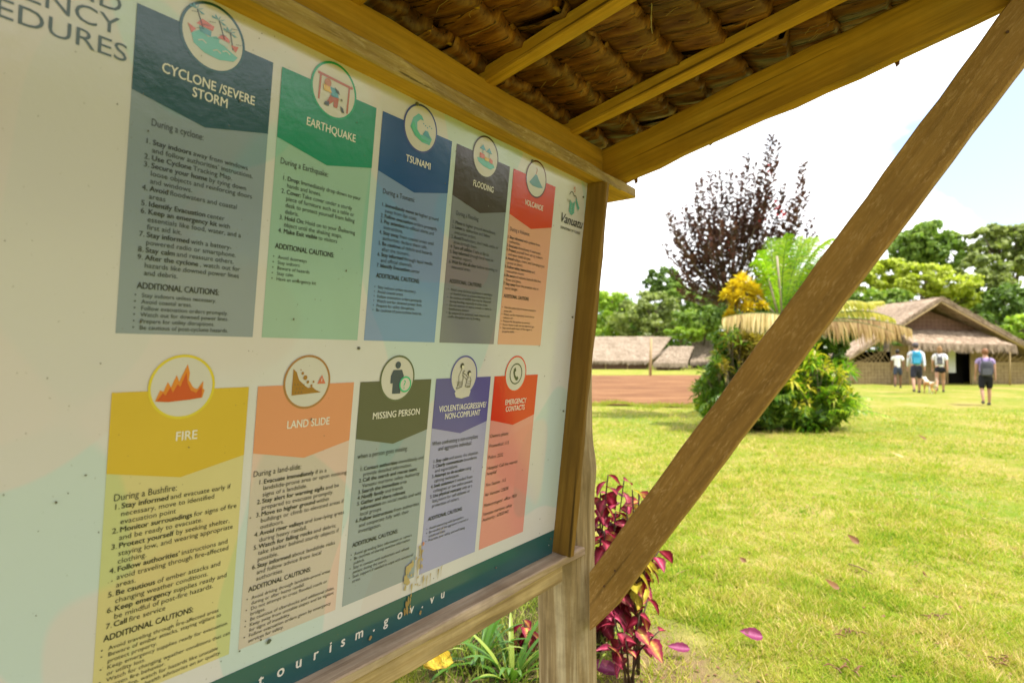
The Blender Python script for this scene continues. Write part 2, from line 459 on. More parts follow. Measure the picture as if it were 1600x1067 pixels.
# lower rail, lower ledge, upper ledge, wall plate
beam('rail', S(-2.55, -0.005, 0.735), S(0.012, -0.005, 0.735), 0.075, 0.062, M['wood_rail'], jit=0.002)
beam('lower_ledge', S(-2.6, 0.010, 0.783), S(0.118, 0.010, 0.783), 0.094, 0.027, M['wood_grey'], jit=0.0018)
beam('upper_ledge', S(-2.7, 0.105, TOPZ + 0.0185), S(0.257, 0.105, TOPZ + 0.0185), 0.172, 0.036, M['wood_orange'], jit=0.0015)
_lg = bpy.data.objects['upper_ledge']; _lg.data.materials.append(M['wood_rough'])
for _p in _lg.data.polygons:
    if _p.normal.y < -0.6: _p.material_index = 1
beam('wall_plate', S(-2.7, 0.078, 2.113), S(0.166, 0.078, 2.113), 0.055, 0.128, M['wood_olive'], jit=0.002)
# upright plank closing the right hand side of the board (leans with it)
beam('side_plank', S(0.0115, 0.032, 0.799), S(0.0115, 0.168, TOPZ - 0.002), 0.024, 0.076, M['wood_plank'], up=NH.cross(Vector((0, 0, 1))).cross(Vector((0, 0, 1))) if False else Vector((0, -1, 0)), jit=0.001)
SL = 0.222
def zr(t): return 2.168 + SL * (t - 0.106)          # top of wall plate = underside of the rafters
for s in (-2.40, -1.90, -0.925, -0.474, -0.037):
    beam('rafter', S(s, -0.72, zr(-0.72) + 0.021), S(s, 1.42, zr(1.42) + 0.021), 0.040, 0.042, M['wood_orange'] if s != -0.925 else M['wood_olive'], jit=0.0012)
beam('end_rafter', S(0.190, -0.72, 2.040 + 0.24 * (-0.82) + 0.062), S(0.190, 1.46, 2.052 + 0.24 * 1.354 + 0.062), 0.040, 0.136, M['wood_olive'], jit=0.002)
# diagonal brace nailed to the post and the end rafter
def brace():
    L0, L1 = (0.074, 0.714), (1.235, 2.335)
    R0, R1 = (0.074, 0.517), (1.275, 2.205)
    pl = Vector((0.074 + 0.0, 0.714)); 
    a = [(0.074, 0.714), (0.77, 1.676), (1.198, 2.282), (1.262, 2.372)]
    b = [(0.074, 0.517), (0.127, 0.563), (0.883, 1.646), (1.229, 2.136), (1.335, 2.287)]
    poly = a + b[::-1]
    # resample both long edges for a slightly wavy sawn edge
    def res(P, n):
        P = [Vector(p) for p in P]; L_ = [0]
        for i in range(len(P) - 1): L_.append(L_[-1] + (P[i + 1] - P[i]).length)
        o = []
        for k in range(n + 1):
            d = L_[-1] * k / n; i = max(j for j in range(len(P) - 1) if L_[j] <= d + 1e-9)
            f = (d - L_[i]) / (L_[i + 1] - L_[i]); o.append(P[i].lerp(P[i + 1], f))
        return o
    n = 30; A = res([a[0], a[-1]], n); B = res([b[1], b[-1]], n); B[0] = Vector(b[0])
    e = 0.003
    vs, fs = [], []
    for i in range(n + 1):
        d = (B[i] - A[i]).normalized()
        w1 = 0.0013 * math.sin(i * 1.3) + 0.001 * math.sin(i * 3.1)
        p, q = A[i] + d * w1, B[i] + d * (0.0013 * math.sin(i * 0.9 + 1) + 0.0008 * math.sin(i * 2.7))
        for (pt, s) in ((p + d * e, 0.12), (q - d * e, 0.12), (q, 0.12 + e), (q, 0.164 - e), (q - d * e, 0.164), (p + d * e, 0.164), (p, 0.164 - e), (p, 0.12 + e)):
            vs.append(S(s, pt.x, pt.y))
    m_ = 8
    for i in range(n):
        for k in range(m_):
            fs.append((i * m_ + k, i * m_ + (k + 1) % m_, (i + 1) * m_ + (k + 1) % m_, (i + 1) * m_ + k))
    fs += [tuple(range(m_ - 1, -1, -1)), tuple(range(n * m_, n * m_ + m_))]
    # own frame along the timber so the grain follows it
    x = (S(0.12, *a[-1]) - S(0.12, *a[0])).normalized(); y = Vector((1, 0, 0)); z = x.cross(y)
    mt = Matrix((x, y, z)).transposed().to_4x4(); mt.translation = S(0.12, *a[0]); inv = mt.inverted()
    o = obj('brace', mesh_of('brace', [inv @ v for v in vs], fs), shelter, M['wood_brace'])
    o.matrix_basis = mt
brace()

# thatch: tiers of palm leaf folded over a reed, seen from below
def thatch_mat():
    m, t, b = base_mat('folded_palm_leaf', 0.45, 0.35)
    n = noise(t, 1.0, 5, 0.65, mapped(t, (36, 3, 20)), 0.4)
    r = nn(t, 'ShaderNodeObjectInfo').outputs['Random']
    c = ramp_(t, n, [(0.30, (0.05, 0.015, 0.003)), (0.5, (0.19, 0.066, 0.010)), (0.70, (0.40, 0.18, 0.035))])
    c = mixc(t, r, c, mixc(t, 1.0, c, (0.45, 0.48, 0.55), 'MULTIPLY'))
    c = mixc(t, 0.5, c, mixc(t, 1.0, c, ramp_(t, island_rand(t), [(0, (0.6, 0.6, 0.55)), (1, (1.3, 1.2, 1.1))]), 'MULTIPLY'))
    ck = ramp_(t, noise(t, 1.0, 2, .5, mapped(t, (110, 5, 60)), .3), [(0.33, (.12,) * 3), (0.42, (1,) * 3)])
    c = mixc(t, 1.0, c, ck, 'MULTIPLY')
    t.links.new(c, b.inputs['Base Color'])
    bump(t, mixc(t, .6, n, ck), b, 0.9, 0.006)
    return m
M['thatch_leaf'] = thatch_mat()
def leaf_bundle_data(seed):
    r = random.Random(seed)
    W, D = 0.096, 0.165      # width along the reed, depth down the slope
    nx, ny = 9, 8
    vs, fs = [], []
    skew = r.uniform(-.012, .012)
    for j in range(ny + 1):
        v = j / ny
        for i in range(nx + 1):
            u = i / nx
            x = (u - .5) * W * (1 + 0.10 * math.sin(v * 3)) + skew * v
            # v = 0 : tucked over the reed; 0.12 lowest; then runs down slope rising relative to the rafters
            if v < 0.28:
                a = (1 - v / 0.28) * 2.5
                y = 0.021 * math.sin(a); z = 0.021 * (1 - math.cos(a)) - 0.012
            else:
                q = (v - .28) / .72; y = -q * D; z = -0.012 + q * 0.052 - 0.006 * math.sin(q * 3.1)
            rib = 0.0050 * math.sin(u * 2 * math.pi * 1.1 + seed) + 0.0012 * math.sin(u * 2 * math.pi * 4 + seed * 2) + r.uniform(-.0006, .0006)
            edge = 0.010 * abs(2 * u - 1) ** 3
            yy = y + (0.005 * math.sin(u * 5 + seed) + r.uniform(-.0012, .0012)) * (1 - v)
            vs.append((x, yy, z + rib + edge))
    for j in range(ny):
        for i in range(nx):
            k = j * (nx + 1) + i
            fs.append((k, k + 1, k + nx + 2, k + nx + 1))
    return vs, fs
bund = [leaf_bundle_data(i * 3 + 1) for i in range(5)]
bund_me = []
for i, (v, f) in enumerate(bund):
    me = mesh_of('palm_leaf_fold', v, f, smooth=True); me.materials.append(M['thatch_leaf']); bund_me.append(me)
def in_view(p):
    q = Vector(p) - Vector((0, 0, CAM_Z)); cp, sp = math.cos(PITCH), math.sin(PITCH)
    zc = q.y * cp + q.z * sp; yc = q.y * sp - q.z * cp
    if zc < 0.3: return False
    x = 800 + FPX * q.x / zc; y = 533.5 + FPX * yc / zc
    return -40 < x < 1640 and -40 < y < 700
rest = Acc(); reeds_t = [0.092 + 0.121 * k for k in range(-6, 12)]
cnt = 0
for ti, t_ in enumerate(reeds_t):
    s_ = -2.66 + random.uniform(0, .07)
    while s_ < 0.40:
        zz = 2.168 + 0.042 + SL * (t_ - 0.106) + 0.006 + random.uniform(-.003, .004)
        loc = S(s_, t_ + random.uniform(-.006, .006), zz)
        # mesh +y is up slope; shelter -y is +t, so turn it half round
        mt = Matrix.Translation(loc) @ Matrix.Rotation(math.atan(SL), 4, Vector((-1, 0, 0))) @ Matrix.Rotation(math.pi + random.uniform(-.07, .07), 4, 'Z') @ Matrix.Rotation(random.uniform(-.24, .10), 4, 'Y') @ Matrix.Diagonal((random.uniform(.92, 1.12), 1, random.uniform(.8, 1.5), 1))
        k = random.randrange(5)
        wv = S2W(s_, t_, zz)
        if in_view(wv) and t_ > 0.05 and cnt < 300:
            o = obj('thatch_leaf', bund_me[k], shelter); o.matrix_basis = mt; cnt += 1
        else:
            v, f = bund[k]; rest.add([mt @ Vector(p) for p in v], f)
        s_ += random.uniform(.060, .092)
o = rest.make('thatch', shelter, M['thatch_leaf'], True); tag(o, kind='stuff')
for t_ in reeds_t:
    if t_ < -0.6: continue
    ac = Acc(); zz = 2.168 + 0.042 + SL * (t_ - 0.106) + 0.011
    ac.tube([S(-2.68, t_, zz), S(-1.2, t_, zz + .003), S(0.42, t_, zz)], 0.006, 6)
    ac.make('reed', shelter, M['wood_olive'], True)
# outer thatch layer that keeps the rain and the sun out, hanging a little past the rafters
ac = Acc()
r = random.Random(3)
for i in range(1500):
    s_ = r.uniform(-2.72, 0.46); t_ = r.uniform(-0.95, 1.62)
    zz = 2.168 + 0.075 + SL * (t_ - 0.106) + r.uniform(0, .03)
    L_ = r.uniform(.25, .4); wd = r.uniform(.02, .04)
    p = S(s_, t_, zz); q = S(s_ + r.uniform(-.03, .03), max(t_ - L_, -1.05), zz - SL * L_ + .012)
    ac.add([p + Vector((-wd, 0, 0)), p + Vector((wd, 0, 0)), q + Vector((wd, 0, .0)), q + Vector((-wd, 0, .0))], [(0, 1, 2, 3)])
nS, nT = 30, 26
ss = [-2.74 + 3.20 * i / nS for i in range(nS + 1)]; ts = [-1.0 + 2.62 * j / nT for j in range(nT + 1)]
ac.add([S(s_, t_, 2.168 + 0.098 + SL * (t_ - .106) + r.uniform(-.004, .004)) for t_ in ts for s_ in ss],
       [(j * (nS + 1) + i, j * (nS + 1) + i + 1, (j + 1) * (nS + 1) + i + 1, (j + 1) * (nS + 1) + i) for j in range(nT) for i in range(nS)])
o = ac.make('outer_thatch', shelter, M['thatch_leaf']); tag(o, kind='stuff')
# loose ends poking out beneath the end rafter
for (t_, dz, ln) in ((0.20, -.004, .03), (0.46, -.006, .012), (0.97, -.01, .022)):
    ac = Acc(); zb = 2.04 + .24 * t_
    ac.add([S(.222, t_ - .012, zb + .02), S(.222, t_ + .014, zb + .022), S(.230, t_ + .010, zb - ln), S(.226, t_ + .002, zb - ln - .008)], [(0, 1, 2, 3)])
    ac.make('loose_leaf_end', shelter, M['thatch_leaf'])
ac = Acc(); r = random.Random(31)
for k in range(170):
    t_ = random.choice(reeds_t[6:17]) + r.uniform(-.02, .02); s_ = r.uniform(-1.5, .16); z_ = 2.21 + SL * (t_ - .106) - .004
    l_ = r.uniform(.02, .07); a = r.uniform(-.6, .6)
    p = S(s_, t_, z_); ac.tube([p, p + Vector((math.sin(a) * l_ * .5, l_ * .5, -.004)), p + Vector((math.sin(a) * l_ + r.uniform(-.01, .01), l_ * .8, -r.uniform(.002, .022)))], .0007, 4)
tag(ac.make('loose_fibres', shelter, plain('dry_fibre', (0.34, 0.22, 0.08))), kind='stuff')
# frayed fibre string hanging from the roof
ac = Acc(); b0 = Vector((-0.339, -0.501, 2.33))
for k in range(3):
    ac.tube([b0 + Vector((.002 * k, 0, 0.0)), b0 + Vector((-.004 + .002 * k, .001, -.03)), b0 + Vector((.001 - .003 * k, .002, -.055)), b0 + Vector((.002 + .004 * (k - 1), .003, -.078 - .006 * k))], 0.0009, 5)
ac.make('hanging_string', shelter, plain('pale_string', (0.42, 0.33, 0.16)))
# frass and frayed bits under the far end of the upper ledge
ac = Acc()
for k in range(14):
    s_ = r.uniform(.05, .245); p = S(s_, r.uniform(.05, .185), TOPZ + .001); ac.tube([p, p + Vector((r.uniform(-.003, .003), 0, -r.uniform(.003, .010)))], .0008, 4)
tag(ac.make('splinters', shelter, M['wood_orange']), kind='stuff')
# nail heads
M['rust'] = plain('rusty_iron', (0.09, 0.04, 0.02), 0.7, 0.4)
for p, d in ((S(-.012, .16, 1.93), None), (S(0.155, .0975, 2.12), None)):
    pass
for (s_, t_, z_) in ((0.119, 0.13, 0.68), (0.119, 0.17, 0.74), (0.119, 1.20, 2.22), (0.119, 1.235, 2.26)):
    ac = Acc(); ac.tube([S(s_ + .002, t_, z_), S(s_ - .0015, t_, z_)], .0035, 10); ac.make('nail_head', shelter, M['rust'])
# ------------------------------------------------------------------ NOTICE BOARD
W_ = 0.215
BU = Vector((0.58452883, 0.81137253, -0.00081657)); BV = Vector((-0.09215506, 0.06539037, -0.99359526)); BN = -BU.cross(BV)
BO = Vector((-0.58376829, 0.87730172, 1.4720971))
board = empty('notice_board')
board.matrix_world = Matrix((BU, -BV, BN)).transposed().to_4x4()
board.location = BO
tag(board, 'large white printed emergency procedures board in shade under the palm roof', 'notice board')

A0, A1, B0, B1 = -5.15, 6.20, -2.56, 3.155
def P(a, b, c): return (a * W_, -b * W_, c)
LIFT = 0.00045
class Flat:
    """flat print: polygons in board units, each on its own thin layer"""
    def __init__(s): s.v = []; s.f = []; s.m = []; s.mats = []
    def mi(s, mat):
        if mat not in s.mats: s.mats.append(mat)
        return s.mats.index(mat)
    def poly(s, pts, layer, mat):
        b = len(s.v); s.v += [P(x, y, layer * LIFT) for x, y in pts]; f = list(range(b, b + len(pts)))
        ar = sum(pts[i][0] * pts[(i + 1) % len(pts)][1] - pts[(i + 1) % len(pts)][0] * pts[i][1] for i in range(len(pts)))
        if ar > 0: f = f[::-1]
        s.f.append(tuple(f)); s.m.append(s.mi(mat))
    def disc(s, c, r, layer, mat, n=48, a0=0, a1=360, ry=None):
        ry = ry or r
        s.poly([(c[0] + r * math.cos(R(a0 + (a1 - a0) * k / n)), c[1] + ry * math.sin(R(a0 + (a1 - a0) * k / n))) for k in range(n if a1 - a0 == 360 else n + 1)], layer, mat)
    def ring(s, c, r0, r1, layer, mat, n=48):
        for k in range(n):
            a, b = 2 * math.pi * k / n, 2 * math.pi * (k + 1) / n
            s.poly([(c[0] + r0 * math.cos(a), c[1] + r0 * math.sin(a)), (c[0] + r1 * math.cos(a), c[1] + r1 * math.sin(a)),
                    (c[0] + r1 * math.cos(b), c[1] + r1 * math.sin(b)), (c[0] + r0 * math.cos(b), c[1] + r0 * math.sin(b))], layer, mat)
    def line(s, pts, wd, layer, mat):
        for (x0, y0), (x1, y1) in zip(pts, pts[1:]):
            L_ = math.hypot(x1 - x0, y1 - y0) or 1e-6; nx, ny = -(y1 - y0) / L_ * wd / 2, (x1 - x0) / L_ * wd / 2
            s.poly([(x0 + nx, y0 + ny), (x1 + nx, y1 + ny), (x1 - nx, y1 - ny), (x0 - nx, y0 - ny)], layer, mat)
    def make(s, name, parent):
        return obj(name, mesh_of(name, s.v, s.f, s.m), parent, s.mats)

_tc = bpy.data.curves.new('type', 'FONT'); _to = bpy.data.objects.new('type', _tc); COL.objects.link(_to)
_tc.resolution_u = 3
_cache = {}
def glyphs(txt, bold):
    k = (txt, bold)
    if k in _cache: return _cache[k]
    _tc.body = txt; _tc.size = 1.0; _tc.offset = 0.0
    me = _to.to_mesh()
    v = np.zeros(len(me.vertices) * 3); me.vertices.foreach_get('co', v); v = v.reshape(-1, 3)
    f = [tuple(p.vertices) for p in me.polygons]
    _to.to_mesh_clear()
    _cache[k] = (v, f); return v, f
def width(txt, bold):
    v, f = glyphs(txt, bold); return (v[:, 0].max() if len(v) else 0)

class Type:
    def __init__(s): s.v = []; s.f = []
    def put(s, runs, a, b, size, xs=1.0, align='L', layer=3, shear=0.0):
        """runs: [(text, bold)], a,b baseline start in board units"""
        x = 0; parts = []
        for txt, bold in runs:
            v, f = glyphs(txt, bold); parts.append((x, v, f, bold)); x += width(txt, bold) + 0.27
        tot = (x - 0.27) * size * xs
        if align == 'C': a -= tot / 2
        if align == 'R': a -= tot
        for dx, v, f, bold in parts:
            # heavier weights: the glyph struck twice, a hair apart
            for ps_, (sx_, sy_, dl) in enumerate(((0, 0, 0), (.040 * bold, .012 * bold, .12), (.020 * bold, -.012 * bold, .24))[:3 if bold >= .3 else 1]):
                b0 = len(s.v)
                for p in v:
                    s.v.append(P(a + (p[0] + dx + sx_ + shear * p[1]) * size * xs, b - (p[1] + sy_) * size, (layer + dl) * LIFT))
                s.f += [tuple(i + b0 for i in q) for q in f]
        return tot
    def make(s, name, parent, mat):
        return obj(name, mesh_of(name, s.v, s.f), parent, mat)

WHITE = srgb(214, 206, 186)
M['sheet'] = print_mat('printed_sheet_white', (0.575, 0.535, 0.575), tint=0.75)
M['ink'] = print_mat('black_ink', (0.012, 0.014, 0.015), rough=0.35)
M['ink_soft'] = print_mat('faded_black_ink', (0.055, 0.065, 0.065), rough=0.3)
M['head_white'] = print_mat('white_lettering', (0.68, 0.62, 0.60), rough=0.3)
M['title_ink'] = print_mat('slate_lettering', (0.07, 0.10, 0.13), rough=0.3)
M['disc'] = print_mat('icon_disc_white', (0.54, 0.49, 0.485))
def pm(n, c, tint=0): 
    M[n] = print_mat(n, c, tint); return M[n]

sheet = Acc()
nx, ny = 40, 20
vs = []
for j in range(ny + 1):
    for i in range(nx + 1):
        a = A0 + (A1 - A0) * i / nx; b = B0 + (B1 - B0) * j / ny
        vs.append(P(a, b, 0.0))
sheet.add(vs, [(j * (nx + 1) + i, (j + 1) * (nx + 1) + i, (j + 1) * (nx + 1) + i + 1, j * (nx + 1) + i + 1) for j in range(ny) for i in range(nx)])
sheet.add([P(A0, B0, -.004), P(A1, B0, -.004), P(A1, B1, -.004), P(A0, B1, -.004), P(A0, B0, 0), P(A1, B0, 0), P(A1, B1, 0), P(A0, B1, 0)], [(0, 1, 2, 3), (0, 4, 5, 1), (1, 5, 6, 2), (2, 6, 7, 3), (3, 7, 4, 0)])
sheet.make('sheet', board, M['sheet'])

fl = Flat(); fl.poly([(A0, 2.785), (A1, 2.785), (A1, B1), (A0, B1)], 1, pm('teal_band', (0.018, 0.085, 0.095), 0.4)); fl.make('bottom_band', board)
ty = Type()
for ch, a in (('t', 1.299), ('o', 1.477), ('u', 1.668), ('r', 1.862), ('i', 2.045), ('s', 2.185), ('m', 2.364), ('.', 2.60), ('g', 2.752), ('o', 2.948), ('v', 3.137), ('.', 3.326), ('v', 3.470), ('u', 3.651)):
    ty = Type(); ty.put([(ch, 1.2)], a - .006, 3.022, 0.155, 0.92, layer=2); ty.make('letter', board, M['head_white'])
ty = Type(); ty.put([('.', 1.3)], 6.06, 3.0, .1, layer=2); ty.make('printed_dot', board, M['head_white'])
ty = Type()
for txt, b, ar in (('ISLAND', -2.155, -0.090), ('EMERGENCY', -2.012, -0.092), ('PROCEDURES', -1.862, -0.040)):
    ty.put([(txt, 0.0)], ar, b, 0.160, 0.69 / (width('EDURES', 0) * 0.160), 'R', layer=2)
ty.make('board_title', board, M['title_ink'])

PS = 0.86
BODY = {'cyc': (0.27, 0.34, 0.33), 'eq': (0.33, 0.53, 0.36), 'ts': (0.22, 0.33, 0.47), 'fl': (0.245, 0.225, 0.215), 'vo': (0.72, 0.39, 0.22),
        'fi': (0.66, 0.60, 0.23), 'la': (0.70, 0.53, 0.375), 'mi': (0.32, 0.385, 0.335), 'vi': (0.37, 0.38, 0.50), 'em': (0.72, 0.31, 0.22)}
HEAD = {'cyc': (0.016, 0.075, 0.095), 'eq': (0.012, 0.27, 0.145), 'ts': (0.018, 0.085, 0.26), 'fl': (0.062, 0.045, 0.042), 'vo': (0.60, 0.06, 0.022),
        'fi': (0.62, 0.46, 0.04), 'la': (0.68, 0.30, 0.15), 'mi': (0.092, 0.105, 0.07), 'vi': (0.10, 0.095, 0.33), 'em': (0.62, 0.035, 0.018)}
RING = {'la': (0.33, 0.15, 0.06), 'vo': (0.10, 0.02, 0.03), 'fi': (0.60, 0.46, 0.04), 'ts': (0.05, 0.07, 0.25)}
C_ = lambda n, c: M[n] if n in M else pm(n, c)

def icon_cyc(f, c):
    x, y = c; te = C_('icon_teal', (0.13, 0.40, 0.42)); rd = C_('icon_red', (0.55, 0.13, 0.09)); bl = C_('icon_blue', (0.09, 0.28, 0.42)); wh = M['disc']; dk = C_('icon_dark', (0.06, 0.07, 0.08))
    f.poly([(x - .16, y + .03), (x - .10, y - .02), (x - .04, y + .01), (x + .02, y - .02), (x + .09, y + .03), (x + .19, y + .07), (x + .16, y + .11), (x + .05, y + .14), (x - .06, y + .13), (x - .14, y + .09)], 4, te)
    for q in ((-.08, .06), (.03, .09), (.10, .07)): f.line([(x + q[0] - .03, y + q[1]), (x + q[0], y + q[1] - .015), (x + q[0] + .03, y + q[1])], .008, 5, wh)
    f.poly([(x - .13, y - .05), (x - .09, y - .10), (x + .0, y - .08), (x - .01, y - .045)], 4, rd)
    f.poly([(x - .11, y - .045), (x - .02, y - .04), (x - .02, y + .0), (x - .10, y - .005)], 4, bl)
    f.poly([(x + .03, y - .02), (x + .07, y - .055), (x + .12, y - .035), (x + .12, y - .01)], 4, rd)
    f.poly([(x + .04, y - .01), (x + .11, y - .003), (x + .11, y + .03), (x + .04, y + .02)], 5, C_('icon_pale', (0.45, 0.5, 0.55)))
    f.poly([(x - .19, y - .03), (x - .13, y - .01), (x - .16, y + .03)], 5, rd)
    f.poly([(x + .13, y + .0), (x + .19, y - .01), (x + .17, y + .04)], 5, rd)
    for (px, py, lx) in ((-.13, -.15, .05), (.03, -.14, .05), (.12, -.09, .03)):
        f.line([(x + px, y + py), (x + px + lx * .6, y + py + .07), (x + px + lx, y + py + .12)], .009, 4, dk)
        for an in (-160, -120, -80, -40, 20):
            f.poly([(x + px, y + py), (x + px + .045 * math.cos(R(an)) - .01, y + py + .03 * math.sin(R(an)) + .012), (x + px + .06 * math.cos(R(an)), y + py + .04 * math.sin(R(an)))], 5, bl)
    for k in range(9):
        qx, qy = x - .17 + .042 * k, y - .12 + .02 * ((k * 5) % 7); f.line([(qx, qy), (qx + .05, qy - .012)], .003, 5, dk)
def icon_eq(f, c):
    x, y = c; rd = C_('icon_brick', (0.40, 0.10, 0.05)); ye = C_('icon_yellow', (0.62, 0.36, 0.05)); bl = C_('icon_blue', (0.09, 0.28, 0.42)); dk = C_('icon_dark', (0.06, 0.07, 0.08)); sk = C_('icon_skin', (0.45, 0.17, 0.08))
    f.line([(x - .18, y - .10), (x + .19, y - .085)], .022, 4, rd); f.line([(x - .15, y - .09), (x - .155, y + .12)], .018, 4, rd); f.line([(x + .155, y - .08), (x + .15, y + .15)], .018, 4, rd)
    f.disc((x - .075, y - .045), .036, 5, sk, 16)
    f.poly([(x - .05, y - .02), (x + .02, y - .02), (x + .05, y + .05), (x - .03, y + .06)], 5, bl)
    f.poly([(x - .12, y - .02), (x - .05, y - .015), (x - .03, y + .03), (x - .11, y + .03)], 6, ye)
    f.poly([(x - .04, y + .05), (x + .05, y + .05), (x + .04, y + .14), (x + .0, y + .14), (x - .0, y + .09), (x - .05, y + .14), (x - .08, y + .13)], 5, rd)
    f.poly([(x - .09, y + .12), (x - .05, y + .11), (x - .05, y + .15), (x - .10, y + .15)], 6, dk); f.poly([(x + .07, y + .11), (x + .10, y + .12), (x + .12, y + .16), (x + .09, y + .16)], 6, dk)
    f.poly([(x - .01, y - .03), (x + .04, y - .01), (x + .055, y + .02), (x + .02, y + .01)], 7, dk)
def icon_ts(f, c):
    x, y = c; te = C_('icon_teal', (0.13, 0.40, 0.42)); bl = C_('icon_blue', (0.09, 0.28, 0.42)); gr = C_('icon_green', (0.08, 0.40, 0.25))
    f.poly([(x - .15, y + .02), (x - .12, y - .08), (x - .05, y - .14), (x + .0, y - .13), (x + .03, y - .09), (x - .02, y - .09), (x - .06, y - .05), (x - .05, y + .02), (x + .0, y + .06), (x + .07, y + .05), (x + .10, y - .01), (x + .13, y + .03), (x + .17, y + .06), (x + .14, y + .13), (x + .03, y + .13), (x - .08, y + .09)], 4, te)
    f.poly([(x - .14, y + .02), (x - .11, y - .05), (x - .07, y + .02), (x + .02, y + .09), (x + .12, y + .10), (x + .03, y + .125), (x - .07, y + .085)], 5, gr)
    f.poly([(x + .03, y + .05), (x + .06, y - .0), (x + .09, y + .0), (x + .13, y + .04), (x + .14, y + .07)], 5, bl)
    for k in range(5): f.disc((x + .03 + .03 * k, y - .06 + .012 * (k % 3)), .008, 5, bl, 8)
def icon_fl(f, c):
    x, y = c; te = C_('icon_teal', (0.13, 0.40, 0.42)); bl = C_('icon_blue', (0.09, 0.28, 0.42)); rd = C_('icon_red', (0.55, 0.13, 0.09)); ye = C_('icon_yellow', (0.62, 0.36, 0.05))
    f.poly([(x - .16, y + .04), (x - .05, y + .02), (x + .15, y + .05), (x + .18, y + .08), (x + .10, y + .12), (x - .04, y + .11), (x - .13, y + .08)], 4, te)
    f.poly([(x - .12, y - .03), (x - .03, y - .02), (x - .03, y + .03), (x - .11, y + .03)], 5, rd); f.poly([(x - .02, y + .0), (x + .06, y + .0), (x + .06, y + .04), (x - .02, y + .04)], 5, ye); f.poly([(x + .07, y - .01), (x + .13, y + .01), (x + .13, y + .05), (x + .07, y + .045)], 5, rd)
    for px, py in ((-.07, -.09), (.05, -.08)): 
        f.poly([(x + px - .06, y + py + .02), (x + px, y + py - .04), (x + px + .06, y + py + .02)], 5, bl); f.line([(x + px, y + py), (x + px + .01, y + py + .07)], .01, 4, bl)
def icon_vo(f, c):
    x, y = c; te = C_('icon_slate', (0.11, 0.24, 0.30))
    f.poly([(x - .16, y + .07), (x - .06, y - .03), (x - .03, y - .06), (x + .01, y - .055), (x + .05, y - .01), (x + .17, y + .08), (x + .05, y + .10), (x - .08, y + .10)], 4, te)
    f.line([(x - .02, y - .06), (x + .0, y - .12), (x - .02, y - .15)], .012, 4, C_('icon_brick', (.4, .1, .05)))
def icon_fi(f, c):
    x, y = c; orr = C_('icon_orange', (0.62, 0.19, 0.03)); rd = C_('icon_flame', (0.50, 0.06, 0.02))
    f.poly([(x - .19, y + .10), (x - .16, y + .02), (x - .135, y + .03), (x - .11, y - .04), (x - .085, y + .0), (x - .05, y - .09), (x - .03, y - .04), (x + .025, y - .17), (x + .045, y - .10), (x + .04, y - .05), (x + .06, y - .02), (x + .07, y + .0), (x + .09, y + .015), (x + .11, y + .02), (x + .15, y - .04), (x + .15, y + .02), (x + .165, y + .03), (x + .15, y + .09), (x + .05, y + .10), (x - .10, y + .11)], 4, orr)
    f.poly([(x - .18, y + .10), (x - .14, y + .04), (x - .12, y + .06), (x - .09, y + .0), (x - .07, y + .04), (x - .04, y - .02), (x - .02, y + .0), (x + .02, y - .11), (x + .03, y - .03), (x + .06, y + .03), (x + .10, y + .05), (x + .14, y + .0), (x + .145, y + .06), (x + .14, y + .088), (x + .05, y + .10), (x - .10, y + .108)], 5, rd)
def icon_la(f, c):
    x, y = c; br = C_('icon_brown', (0.30, 0.13, 0.025)); dk = C_('icon_dark', (0.06, 0.07, 0.08)); rd = C_('icon_red', (0.55, 0.13, 0.09))
    f.poly([(x - .155, y - .12), (x - .12, y - .09), (x - .09, y - .02), (x - .03, y + .03), (x + .01, y + .055), (x + .05, y + .045), (x + .09, y + .075), (x + .15, y + .10), (x - .155, y + .115)], 4, br)
    for px, py, r_ in ((-.06, -.08, .014), (-.03, -.04, .022), (.0, .0, .014), (.06, .0, .010), (.04, .035, .012), (-.08, -.11, .006)): f.disc((x + px, y + py), r_, 5, br, 9)
    f.poly([(x + .145, y - .06), (x + .19, y + .02), (x + .10, y + .02)], 5, rd); f.line([(x + .145, y - .03), (x + .145, y + .0)], .008, 6, M['disc'])
    for k in range(10): f.disc((x - .13 + .02 * (k % 5) + .01 * (k // 5), y + .02 + .035 * (k % 3)), .005, 6, dk, 6)
def icon_mi(f, c):
    x, y = c; nv = C_('icon_navy', (0.035, 0.05, 0.10)); gr = C_('icon_green2', (0.04, 0.42, 0.22))
    f.disc((x - .01, y - .14), .038, 4, nv, 20)
    f.poly([(x - .10, y - .03), (x - .07, y - .09), (x + .05, y - .09), (x + .08, y - .03), (x + .08, y + .03), (x + .05, y + .03), (x + .05, y + .16), (x - .065, y + .16), (x - .065, y + .05), (x - .10, y + .05)], 4, nv)
    f.disc((x + .11, y + .065), .082, 5, M['disc'], 28); f.ring((x + .11, y + .065), .068, .086, 6, gr, 28)
    t_ = Type(); v, fc = glyphs('?', 1.2)
    w0 = 0.13; b0 = len(f.v)
    for p in v: f.v.append(P(x + .11 - .035 + p[0] * w0, y + .065 + .045 - p[1] * w0, 6 * LIFT))
    for q in fc: f.f.append(tuple(i + b0 for i in q)); f.m.append(f.mi(gr))
